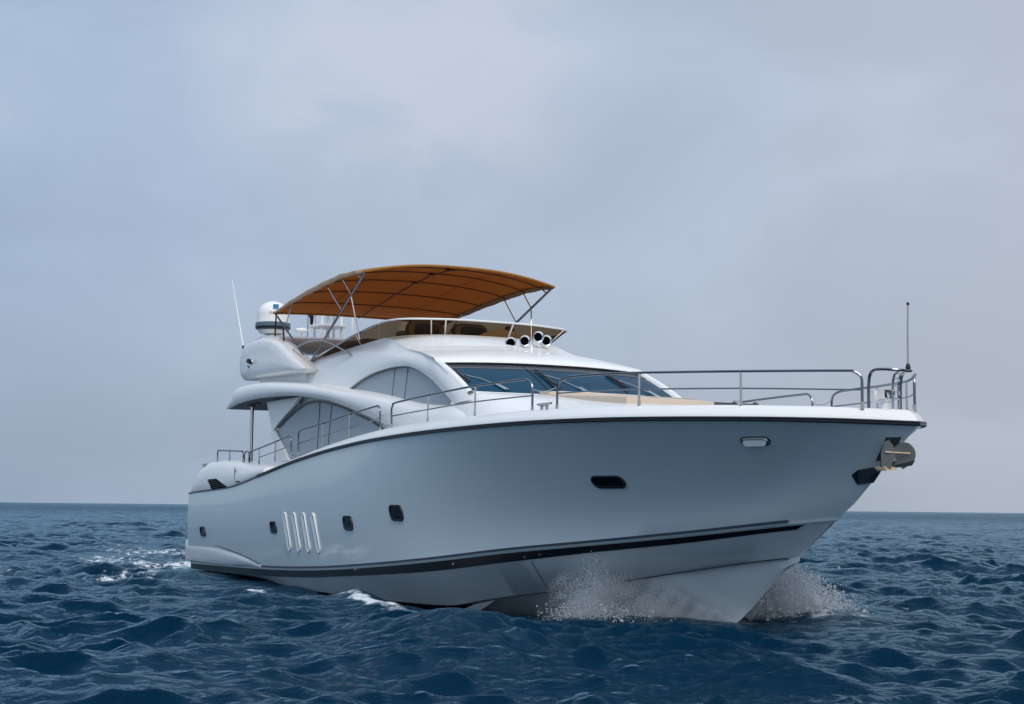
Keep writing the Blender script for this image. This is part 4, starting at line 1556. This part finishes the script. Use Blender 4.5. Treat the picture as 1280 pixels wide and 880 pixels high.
RAILS = [
    dict(top=[(4.49, 2.72), (4.52, 2.92), (4.70, 2.98), (4.92, 3.0), (6.26, 3.12), (7.38, 3.225), (7.55, 3.22), (7.63, 3.15), (7.67, 2.78)], mid=[(5.31, 2.82), (7.66, 3.02)], posts=[(5.31, 2.66, 3.03), (6.51, 2.70, 3.14)]),
    dict(top=[(1.7, 2.80), (1.69, 3.02), (1.76, 3.07), (1.86, 3.08), (3.72, 3.01), (3.88, 2.99), (3.95, 2.93), (3.96, 2.74)], mid=None, posts=[(2.78, 2.80, 3.045)]),
    dict(top=[(4.03, 2.74), (4.05, 2.90), (4.12, 2.97), (4.24, 2.99), (4.38, 2.97), (4.46, 2.91), (4.48, 2.72)], mid=None, posts=[]),
    dict(top=[(8.15, 2.78), (8.12, 3.22), (8.20, 3.31), (8.35, 3.34), (9.71, 3.42), (11.26, 3.53), (12.65, 3.61), (12.82, 3.60), (12.90, 3.53), (12.92, 3.10)], mid=[(8.14, 3.05), (12.90, 3.37)], posts=[(9.72, 2.94, 3.42), (11.27, 3.03, 3.53)]),
    dict(top=[(13.50, 3.14), (13.48, 3.50), (13.54, 3.58), (13.69, 3.625), (15.17, 3.67), (17.03, 3.715), (18.50, 3.72), (18.71, 3.70), (18.81, 3.62), (18.83, 3.52), (18.83, 3.18)], mid=[(13.5, 3.385), (15.18, 3.42), (17.04, 3.45), (18.83, 3.45)], posts=[(15.175, 3.17, 3.67), (17.04, 3.19, 3.715)]),
    dict(top=[(19.46, 3.18), (19.47, 3.53), (19.51, 3.62), (19.63, 3.665), (19.81, 3.685), (20.41, 3.68), (21.15, 3.66), (22.63, 3.605), (23.75, 3.57), (23.86, 3.555), (23.93, 3.49), (23.94, 3.40), (23.94, 3.05)], mid=[(19.47, 3.45), (20.41, 3.44), (21.16, 3.42), (22.62, 3.37), (23.94, 3.31)], posts=[(21.14, 3.16, 3.655), (22.63, 3.11, 3.60)]),
]


def round_path(pts, n):
    """dense smooth path for bent tube"""
    p_ = np.asarray(pts, float)
    q = []
    for i in range(len(p_) - 1):
        q.append(p_[i])
    q.append(p_[-1])
    return spline(np.array(q), n)


for sg in (1, -1):
    for Rl in RAILS:
        t2 = np.array(Rl['top'])
        y_ = 2.86 if t2[:, 0].max() < 5 else None
        # straight legs stay straight: repeat end points
        pts = []
        for x, z in t2:
            pts.append((x, 2.86 if y_ else float(rail_y(x)), z))
        pts = np.array(pts)
        legs0 = [pts[0] * (1 - t) + pts[1] * t for t in (0, 0.33, 0.66)]
        legs1 = [pts[-2] * (1 - t) + pts[-1] * t for t in (0.33, 0.66, 1.0)]
        path = np.vstack([legs0, pts[1:-1], legs1])
        # dense interpolation along x so the tube follows the curved deck edge
        path = spline(path, 110)
        mb = MB()
        mb.tube([flip(q, sg) for q in path], 0.019, 8)
        if Rl['mid']:
            md = spline(np.array([(x, float(rail_y(x)), z) for x, z in (Rl['mid'] if len(Rl['mid']) > 2 else [np.array(Rl['mid'][0]) * (1 - t) + np.array(Rl['mid'][1]) * t for t in np.linspace(0, 1, 6)])]), 40)
            mb.tube([flip(q, sg) for q in md], 0.012, 7)
        ro = mb.build('guard_rail', 'darkened_steel')
        for x, za, zb_ in Rl['posts']:
            q = MB()
            yv = 2.86 if y_ else float(rail_y(x))
            q.tube([flip((x, yv, za), sg), flip((x, yv, zb_), sg)], 0.017, 8)
            q.tube([flip((x, yv, za), sg), flip((x, yv, za + 0.10), sg)], 0.024, 8)
            q.build('stanchion', 'steel', ro)
        for k_ in (0, -1):
            q = MB()
            b0 = pts[k_]
            q.tube([flip(b0, sg), flip(b0 + (0, 0, 0.10), sg)], 0.026, 8)
            q.build('rail_foot', 'steel', ro)
    # slack wires across the gates
    for xa_, za_, xb_, zb_ in ((7.66, 3.09, 8.13, 3.15), (12.9, 3.45, 13.48, 3.45), (18.82, 3.55, 19.47, 3.55)):
        mb = MB()
        P = [np.array((xa_ + (xb_ - xa_) * t, float(rail_y(xa_ + (xb_ - xa_) * t)), za_ + (zb_ - za_) * t - 0.05 * math.sin(math.pi * t))) for t in np.linspace(0, 1, 8)]
        mb.tube([flip(q, sg) for q in P], 0.006, 5)
        mb.build('gate_wire', 'steel')
# pulpit round the stem head
half = [(23.86, 0.27, 3.07), (23.86, 0.27, 3.25), (23.87, 0.27, 3.44), (23.89, 0.268, 3.52), (23.94, 0.262, 3.57), (24.02, 0.25, 3.585), (24.14, 0.21, 3.58), (24.23, 0.12, 3.57), (24.26, 0.0, 3.565)]
pulp = whole(half, 90)
mb = MB()
mb.tube(pulp, 0.021, 8)
pul = mb.build('pulpit_rail', 'darkened_steel')
for sg in (1, -1):
    mb = MB()
    mb.tube([flip((24.08, 0.05, 3.05), sg), flip((24.08, 0.05, 3.40), sg), flip((24.12, 0.05, 3.52), sg), flip((24.25, 0.05, 3.565), sg)], 0.017, 8)
    mb.build('pulpit_post', 'steel', pul)
mb = MB()
for z_ in (3.42, 3.24):
    mb.tube([(24.16 + 0.05 * math.cos(a), 0.05, z_ + 0.055 * math.sin(a)) for a in np.linspace(-2.2, 2.2, 12)], 0.012, 6)
mb.build('pulpit_eye', 'steel', pul)
# jackstaff
mb = MB()
mb.tube([(24.33, 0.0, 3.56), (24.33, 0.0, 3.98), (24.345, 0, 4.43)], [0.015, 0.015, 0.012], 7)
js = mb.build('jackstaff', 'steel')
mb = MB()
mb.lathe([(0.03, 3.57), (0.035, 3.60), (0.02, 3.65)], (24.33, 0, 0), (0, 0, 1), 10)
mb.lathe([(0.017, 4.42), (0.022, 4.44), (0.008, 4.46)], (24.345, 0, 0), (0, 0, 1), 10)
mb.build('staff_fitting', 'rubber', js)
# twin searchlight on its white pedestal
mb = MB()
mb.box((23.92, 0.02, 3.27), (0.10, 0.30, 0.135), Matrix.Rotation(R(-20), 3, 'Z'))
sl = mb.build('search_light', 'dome_white', smooth=False)
Rz = Matrix.Rotation(R(-20), 3, 'Z')
mb = MB()
mb.box(Vector((23.92, 0.02, 3.27)) + Rz @ Vector((0.0505, 0, 0)), (0.006, 0.27, 0.105), Rz)
mb.build('light_face', 'dark_plastic', sl, smooth=False)
for dy in (-0.062, 0.062):
    mb = MB()
    mb.lathe([(0.048, 0.0), (0.05, 0.012), (0.035, 0.004), (0.01, -0.004)], Vector((23.92, 0.02, 3.265)) + Rz @ Vector((0.056, dy, 0)), Rz @ Vector((1, 0, 0)), 16)
    mb.build('light_lens', 'chrome', sl)
mb = MB()
mb.lathe([(0.08, 3.06), (0.075, 3.17), (0.10, 3.18), (0.10, 3.205)], (23.90, 0.02, 0), (0, 0, 1), 16)
mb.build('pedestal', 'dome_white', sl)
mb = MB()
mb.box((23.72, 0.02, 3.25), (0.08, 0.14, 0.16))
mb.build('winch_cover', 'dome_white', smooth=False)

# ------------------------------------------------------------------ cleats, horns
def cleat(x, y, z, s=1.0):
    q = MB()
    for dx in (-0.07, 0.07):
        q.tube([(x + dx * s, y, z), (x + dx * s, y, z + 0.07 * s)], 0.022 * s, 7)
    q.tube([(x - 0.19 * s, y, z + 0.085 * s), (x - 0.08 * s, y, z + 0.075 * s), (x + 0.08 * s, y, z + 0.075 * s), (x + 0.19 * s, y, z + 0.085 * s)], [0.014 * s, 0.026 * s, 0.026 * s, 0.014 * s], 7)
    return q.build('mooring_cleat', 'steel')


for sg in (1, -1):
    cleat(19.15, float(rail_y(19.15)) * sg, float(z_sheer(19.15)) + 0.19, 1.2)
    cleat(13.2, 2.86 * sg, float(z_sheer(13.2)) + 0.19)
    cleat(7.9, 2.86 * sg, float(z_sheer(7.9)) + 0.13)
    cleat(0.62, 2.90 * sg, 2.66, 1.2)

# four trumpet horns on a manifold, on the brow
mb = MB()
mb.tube([(12.62, -0.18, 4.935), (12.62, -0.36, 4.92), (12.62, -0.56, 4.935)], 0.030, 8)
mb.tube([(12.62, -0.18, 4.90), (12.60, -0.16, 4.78)], 0.02, 8)
mb.tube([(12.62, -0.36, 4.88), (12.62, -0.36, 4.76)], 0.035, 8)
mb.tube([(12.62, -0.56, 4.90), (12.60, -0.58, 4.76)], 0.02, 8)
man = mb.build('horn_manifold', 'chrome')
for y_, z_, dx in ((-0.12, 5.02, -0.05), (-0.31, 5.06, 0.06), (-0.62, 5.16, 0.05), (-0.83, 5.10, 0.0)):
    q = MB()
    o_ = (12.40 + dx, y_, z_)
    q.tube([(12.62, -0.36 + 0.4 * (y_ + 0.36), 4.93), (12.42 + dx, y_ * 0.8 - 0.06, 4.96), o_], 0.018, 7)
    ax = Vector((1, 0.42 if y_ > -0.2 else 0.22, -0.06))
    prof_ = [(0.022, 0.0), (0.026, 0.10), (0.034, 0.20), (0.052, 0.28), (0.085, 0.33), (0.112, 0.355), (0.116, 0.365), (0.106, 0.366), (0.080, 0.338), (0.060, 0.29), (0.01, 0.24)]
    q.lathe(prof_, o_, ax, 22)
    h_ = q.build('air_horn', 'chrome', man, sharp=60)
    q = MB()
    q.lathe([(0.004, 0.262), (0.055, 0.295), (0.079, 0.340)], Vector(o_), ax, 18)
    q.build('horn_mouth', 'deep_black', man)

# ------------------------------------------------------------------ anchor in its stem pocket
mb = MB()
q = []
for x, z in ((24.30, 2.665), (24.13, 2.50), (23.97, 2.32), (23.87, 2.22)):
    P, nn = on_hull(x - 0.03, z, 1, 0.006)
    q.append((x, z, P))
rr = []
for t in np.linspace(0, 1, 14):
    x = 24.26 + (23.86 - 24.26) * t
    z = 2.69 + (2.30 - 2.69) * t
    a_, _ = on_hull(x - 0.17, z, 1, 0.006)
    b_, _ = on_hull(x - 0.015, z, 1, 0.006)
    if a_ is None or b_ is None:
        continue
    rr.append([a_ * (1 - s_) + b_ * s_ if False else on_hull(x - 0.17 + 0.155 * s_, z, 1, 0.006)[0] for s_ in np.linspace(0, 1, 6)])
mb.loft(rr)
mb.build('anchor_pocket', 'frame_grey')
# anchor: shank up into the pocket, two round palms across the stem, ploughshare between them and the point tucked aft
def disc(c, nrm, r_, th, n=20, squash=1.0):
    q = MB()
    q.lathe([(0.003, -th), (r_ * 0.97, -th), (r_, -th * 0.4), (r_, th * 0.4), (r_ * 0.97, th), (0.003, th)], c, nrm, n)
    return q


mb = MB()
mb.tube([(24.08, 0.16, 2.62), (24.12, 0.14, 2.50), (24.12, 0.10, 2.38)], [0.04, 0.045, 0.05], 8)
anc = mb.build('anchor', 'anchor_steel')


def palm(c, u, v, outline, th, name, bend=0.05):
    c, u, v = Vector(c), Vector(u).normalized(), Vector(v).normalized()
    nn = u.cross(v).normalized()
    q = MB()
    rws = []
    for d, s_ in ((-th, 0.96), (-th * 0.5, 1.0), (th * 0.5, 1.0), (th, 0.96)):
        rws.append([c + u * (a * s_) + v * (b * s_) + nn * (d + bend * (a * a + b * b) / 0.04) for a, b in outline])
    q.loft(rws, closed=True, cap=True)
    return q.build(name, 'anchor_steel', anc, sharp=40)


big = [(0.20 * math.cos(R(a)), 0.20 * math.sin(R(a))) for a in range(-35, 190, 12)] + [(-0.16, -0.10), (0.02, -0.22)]
small = [(0.07, -0.20), (0.12, -0.02), (0.10, 0.10), (0.04, 0.185), (-0.02, 0.15), (-0.06, 0.02), (-0.05, -0.20)]
palm((24.12, 0.22, 2.47), (0.62, -0.76, 0.05), (0.15, 0.10, 0.98), small, 0.018, 'anchor_palm', 0.01)
palm((24.19, -0.02, 2.455), (0.45, -0.88, -0.05), (0.25, 0.05, 0.96), [(a * 0.80, b * 0.86) for a, b in big], 0.022, 'anchor_palm', 0.015)
mb = MB()
mb.tube([(24.15, 0.25, 2.49), (24.27, -0.07, 2.475)], 0.012, 8)
mb.build('anchor_rod', 'bronze', anc)
mb = MB()
mb.add([(24.06, 0.24, 2.40), (24.29, -0.13, 2.39), (24.24, -0.12, 2.32), (24.00, 0.22, 2.28), (24.10, 0.08, 2.47), (23.98, 0.05, 2.28)], [(0, 4, 1, 2, 3), (0, 3, 4), (3, 5, 4), (1, 4, 2), (2, 5, 3), (4, 5, 2)])
mb.build('anchor_share', 'olive_steel', anc, smooth=False)
mb = MB()
mb.loft([[(24.10, 0.22, 2.31), (24.12, 0.06, 2.30), (24.14, 0.05, 2.26), (24.12, 0.20, 2.25)], [(23.98, 0.30, 2.30), (23.98, 0.20, 2.30), (24.02, 0.18, 2.25), (24.00, 0.27, 2.25)]], closed=True, cap=True)
mb.build('anchor_toe', 'bronze', anc, smooth=False)
mb = MB()
pts = [(24.00, 0.28, 2.30), (24.02, 0.27, 2.23)]
for x, z in ((23.58, 2.10), (23.40, 2.07), (23.40, 2.20), (23.52, 2.27)):
    P, nn = on_hull(min(x, 23.5), z, 1, 0.03)
    pts.append((x, P[1] - (x - min(x, 23.5)) * 0.55, z))
mb.loft([pts, [tuple(np.array(p_) - np.array([0.0, 0.05, 0.0])) for p_ in pts]], closed=True, cap=True)
mb.build('anchor_point', 'rubber', anc, smooth=False)

# ------------------------------------------------------------------ spray
def to_world(P):
    P = np.asarray(P, float)
    h1, h2 = np.array(hx), np.array(hy)
    return np.array(BOAT_O) + P[:, 0:1] * h1 + P[:, 1:2] * h2 + P[:, 2:3] * np.array([0, 0, 1.0])


OCT = np.array([(1, 0, 0), (-1, 0, 0), (0, 1, 0), (0, -1, 0), (0, 0, 1), (0, 0, -1)], float)
OCF = np.array([(0, 2, 4), (2, 1, 4), (1, 3, 4), (3, 0, 4), (2, 0, 5), (1, 2, 5), (3, 1, 5), (0, 3, 5)])

m = mat('spray_drops', (0.97, 0.98, 0.99), 0.35, spec=0.6)
n, l = m.node_tree.nodes, m.node_tree.links
tr = n.new('ShaderNodeBsdfTranslucent')
tr.inputs['Color'].default_value = (0.96, 0.98, 1.0, 1)
mxs = n.new('ShaderNodeMixShader')
mxs.inputs[0].default_value = 0.65
l.new(n['Principled BSDF'].outputs[0], mxs.inputs[1])
l.new(tr.outputs[0], mxs.inputs[2])
l.new(mxs.outputs[0], n['Material Output'].inputs['Surface'])


def droplets(name, P, rad, label, stretch=None):
    P = to_world(P)
    k = len(P)
    sc = rad[:, None, None] * (1 + 0.5 * rng.uniform(-1, 1, (k, 1, 3)))
    V = OCT[None] * sc
    # random tumble
    a = rng.uniform(0, 2 * math.pi, k)
    ca, sa = np.cos(a)[:, None], np.sin(a)[:, None]
    V = np.stack([V[..., 0] * ca - V[..., 2] * sa, V[..., 1], V[..., 0] * sa + V[..., 2] * ca], -1)
    if stretch is not None:
        S = stretch[:, None, :]
        nrm_ = np.linalg.norm(S, axis=-1, keepdims=True) + 1e-9
        u = S / nrm_
        V = V + u * (V * u).sum(-1, keepdims=True) * (nrm_ - 1)
    V = V + P[:, None, :]
    Fv = (OCF[None] + 6 * np.arange(k)[:, None, None]).reshape(-1)
    me_ = bpy.data.meshes.new(name)
    me_.vertices.add(k * 6)
    me_.vertices.foreach_set('co', V.reshape(-1))
    me_.loops.add(len(Fv))
    me_.loops.foreach_set('vertex_index', Fv.astype(np.int32))
    me_.polygons.add(k * 8)
    me_.polygons.foreach_set('loop_start', (np.arange(k * 8) * 3).astype(np.int32))
    me_.polygons.foreach_set('use_smooth', np.ones(k * 8, bool))
    me_.update(calc_edges=True)
    me_.materials.append(MAT['spray_drops'])
    o = bpy.data.objects.new(name, me_)
    col.objects.link(o)
    o['kind'] = 'stuff'
    o['label'] = label
    o['category'] = 'spray'
    return o


# starboard: a sheet peeled off the stem, falling outwards as drops, with a plume where it breaks
def stbd_spray():
    Ps, Rs = [], []
    k = 200000
    u = rng.beta(1.4, 1.1, k)                      # 0 at the stem, 1 where the sheet lands
    x = 20.55 - 2.35 * u + rng.normal(0, 0.07, k)
    topz = 0.06 + 0.78 * np.sin(np.clip(u * 1.15, 0, 1) * math.pi * 0.62) + 0.05 * np.sin(9 * x)
    f = rng.beta(1.5, 1.6, k)
    z = -0.10 * u + topz * f
    yb = np.maximum(b_water(x), 0.02)
    off = 0.10 + u * 1.0 * (1 - 0.45 * f) * rng.uniform(0.55, 1.25, k)
    clump = np.sin(7.1 * x + 3 * z) * np.sin(11.3 * z + 2.1 * x + 5 * off) + 0.7 * np.sin(23 * x - 17 * z)
    keep = rng.uniform(0, 1, k) < 0.45 + 0.40 * clump
    y = yb + off + 0.25 * np.clip(z, 0, 1)
    P = np.stack([x, y, z], 1)[keep]
    Ps.append(P)
    Rs.append(rng.lognormal(math.log(0.0023), 0.45, len(P)))
    # big separate drops thrown clear
    k = 2600
    u = rng.beta(2.2, 1.5, k)
    x = 20.4 - 2.0 * u
    y = np.maximum(b_water(x), 0) + 0.4 + 1.3 * rng.beta(1.4, 1.8, k)
    z = -0.12 + 0.45 * rng.beta(1.3, 2.0, k)
    Ps.append(np.stack([x, y, z], 1))
    Rs.append(rng.lognormal(math.log(0.0062), 0.42, k))
    # plume
    k = 9000
    h = rng.beta(1.0, 2.1, k)
    x = 18.70 + 0.25 * h + rng.normal(0, 0.07 + 0.24 * (1 - h), k)
    y = b_water(18.6) + 0.75 + rng.normal(0, 0.14, k)
    z = 0.05 + 1.0 * h
    Ps.append(np.stack([x, y, z], 1))
    Rs.append(rng.lognormal(math.log(0.0036), 0.45, k))
    k = 260
    x = 18.92 + rng.normal(0, 0.12, k)
    z = 1.0 + rng.normal(0, 0.06, k)
    Ps.append(np.stack([x, b_water(18.6) + 0.75 + rng.normal(0, 0.1, k), z], 1))
    Rs.append(rng.lognormal(math.log(0.0075), 0.45, k))
    return np.vstack(Ps), np.concatenate(Rs)


m = bpy.data.materials.new('spray_mist')
m.use_nodes = True
n, l = m.node_tree.nodes, m.node_tree.links
n.remove(n['Principled BSDF'])
wd_ = n.new('ShaderNodeBsdfDiffuse')
wd_.inputs['Color'].default_value = (0.92, 0.95, 0.97, 1)
wt_ = n.new('ShaderNodeBsdfTranslucent')
wt_.inputs['Color'].default_value = (0.96, 0.98, 1.0, 1)
w_ = n.new('ShaderNodeMixShader')
w_.inputs[0].default_value = 0.5
l.new(wd_.outputs[0], w_.inputs[1])
l.new(wt_.outputs[0], w_.inputs[2])
ck = n.new('ShaderNodeBsdfTransparent')
at_ = n.new('ShaderNodeAttribute')
at_.attribute_name = 'flow'
n1 = n.new('ShaderNodeTexNoise')
n1.inputs['Scale'].default_value = 1.0
n1.inputs['Detail'].default_value = 9
n1.inputs['Roughness'].default_value = 0.75
n1.inputs['Distortion'].default_value = 0.5
l.new(at_.outputs['Vector'], n1.inputs['Vector'])
de = n.new('ShaderNodeAttribute')
de.attribute_name = 'density'
ma = n.new('ShaderNodeMath')
ma.operation = 'MULTIPLY_ADD'
l.new(n1.outputs[0], ma.inputs[0])
ma.inputs[1].default_value = 2.4
l.new(de.outputs['Fac'], ma.inputs[2])
mr = n.new('ShaderNodeMapRange')
mr.interpolation_type = 'SMOOTHSTEP'
mr.inputs[1].default_value, mr.inputs[2].default_value = 1.45, 2.35
mr.inputs[3].default_value, mr.inputs[4].default_value = 0.0, 0.95
l.new(ma.outputs[0], mr.inputs[0])
mo = n.new('ShaderNodeMixShader')
l.new(mr.outputs[0], mo.inputs[0])
l.new(ck.outputs[0], mo.inputs[1])
l.new(w_.outputs[0], mo.inputs[2])
l.new(mo.outputs[0], n['Material Output'].inputs['Surface'])


def sheet(name, fns, nu, nv, label, fscale):
    U, V = np.meshgrid(np.linspace(0, 1, nu), np.linspace(0, 1, nv), indexing='ij')
    Ws, Ds, Fl, f = [], [], [], []
    for q, fn in enumerate(fns):
        P_, D_ = fn(U, V)
        Ws.append(to_world(P_.reshape(-1, 3)))
        Ds.append(D_.ravel())
        Fl.append(np.stack([U * fscale[0] + 7.3 * q, V * fscale[1], 0.4 * U], -1).reshape(-1, 3))
        b_ = q * nu * nv
        f += [(b_ + i * nv + j, b_ + (i + 1) * nv + j, b_ + (i + 1) * nv + j + 1, b_ + i * nv + j + 1) for i in range(nu - 1) for j in range(nv - 1)]
    me_ = bpy.data.meshes.new(name)
    me_.from_pydata(np.vstack(Ws).tolist(), [], f)
    me_.shade_smooth()
    a1 = me_.attributes.new('density', 'FLOAT', 'POINT')
    a1.data.foreach_set('value', np.concatenate(Ds).astype(np.float32))
    a2 = me_.attributes.new('flow', 'FLOAT_VECTOR', 'POINT')
    a2.data.foreach_set('vector', np.vstack(Fl).ravel().astype(np.float32))
    me_.materials.append(bpy.data.materials['spray_mist'])
    o = bpy.data.objects.new(name, me_)
    col.objects.link(o)
    o['kind'] = 'stuff'
    o['label'] = label
    o['category'] = 'spray'
    return o


def near_sheet(k):
    def fn(U, V):
        x = 20.45 - 2.45 * U
        top = 0.10 + 0.62 * np.sin(np.clip(U * 1.15, 0, 1) * math.pi * 0.60) + 0.05 * np.sin(17 * U + k)
        z = -0.22 + (top + 0.22) * V
        y = np.maximum(b_water(x), 0.02) + 0.10 + 0.22 * k * U + (0.15 + 0.55 * U) * V + 0.05 * np.sin(13 * U + 5 * V + 2 * k)
        dens = 0.55 - 1.0 * np.abs(V - 0.45) ** 1.5 * 1.6 - 0.9 * sstep(0.80, 1.0, U) - 0.8 * sstep(0.08, 0.0, U) + 0.25 * np.exp(-((U - 0.60) / 0.12) ** 2)
        return np.stack([x - 0.35 * V, y, z], -1), dens
    return fn


def far_sheet(k):
    def fn(U, V):
        # fan of water thrown off the stem to port
        ox = 20.35 - 1.3 * U
        a = 0.25 + 0.55 * U + 0.1 * k
        L_ = (1.15 + 0.8 * np.sin(math.pi * (0.25 + 0.6 * U)) + 0.2 * np.sin(9 * U + k)) * V * (1.15 - 0.12 * k)
        y = -np.maximum(b_water(ox), 0.03) - 0.03 - 0.10 * k - L_ * np.cos(a * 0.6)
        z = -0.10 + (1.75 - 0.38 * k) * V * (1 - 0.62 * V) * (0.75 + 0.25 * np.sin(math.pi * U))
        x = ox + 0.25 * V
        dens = 1.15 - 0.95 * V ** 2.0 - 0.7 * sstep(0.85, 1.0, U) + 0.1 * np.sin(21 * U + 3 * V)
        return np.stack([x + 0.03 * np.sin(15 * V + 9 * U), y, z], -1), dens
    return fn


sheet('bow_wave', [near_sheet(k) for k in range(3)], 120, 30, 'torn white sheet of water curling along the near side of the bow', (26, 5))
sheet('bow_burst', [far_sheet(k) for k in range(4)], 60, 50, 'white burst of water fanning out on the far side of the stem', (14, 7))

P, r_ = stbd_spray()
droplets('bow_spray', P, r_, 'fine spray and drops thrown off the near side of the white bow')


def port_spray():
    Ps, Rs, St = [], [], []
    for j in range(1300):                            # separate jets, each a string of drops along its arc
        ang = rng.uniform(-0.25, 1.0)
        v0 = rng.uniform(2.2, 4.5)
        el = rng.uniform(R(42), R(74))
        kk = int(rng.integers(40, 110))
        tt = np.sort(rng.uniform(0.04, 0.80, kk))
        ox = 20.35 - rng.uniform(0, 1.3)
        dirx, diry = math.sin(ang) * 0.55, -math.cos(ang)
        x = ox + dirx * v0 * math.cos(el) * tt * 1.3
        y = -np.maximum(b_water(ox), 0.03) - 0.03 + diry * v0 * math.cos(el) * tt * 1.2
        z = 0.0 + v0 * math.sin(el) * tt - 4.9 * tt ** 2
        P = np.stack([x, y, z], 1) + rng.normal(0, 0.012 + 0.05 * tt[:, None], (kk, 3))
        g = P[:, 2] > -0.15
        Ps.append(P[g])
        Rs.append((rng.lognormal(math.log(0.0052), 0.6, kk))[g])
    k = 40000
    x = 20.4 - 1.8 * rng.beta(1.1, 1.6, k)
    y = -np.maximum(b_water(x), 0) - 0.1 - 1.9 * rng.beta(1.1, 1.9, k)
    z = 0.02 + 0.55 * rng.beta(1.0, 2.2, k) * np.exp(-np.abs(y + 0.9) * 0.4)
    Ps.append(np.stack([x, y, z], 1))
    Rs.append(rng.lognormal(math.log(0.0035), 0.5, k))
    return np.vstack(Ps), np.concatenate(Rs)


P, r_ = port_spray()
droplets('bow_splash', P, r_, 'white splash bursting out beyond the stem of the yacht')

scene.render.engine = 'CYCLES'
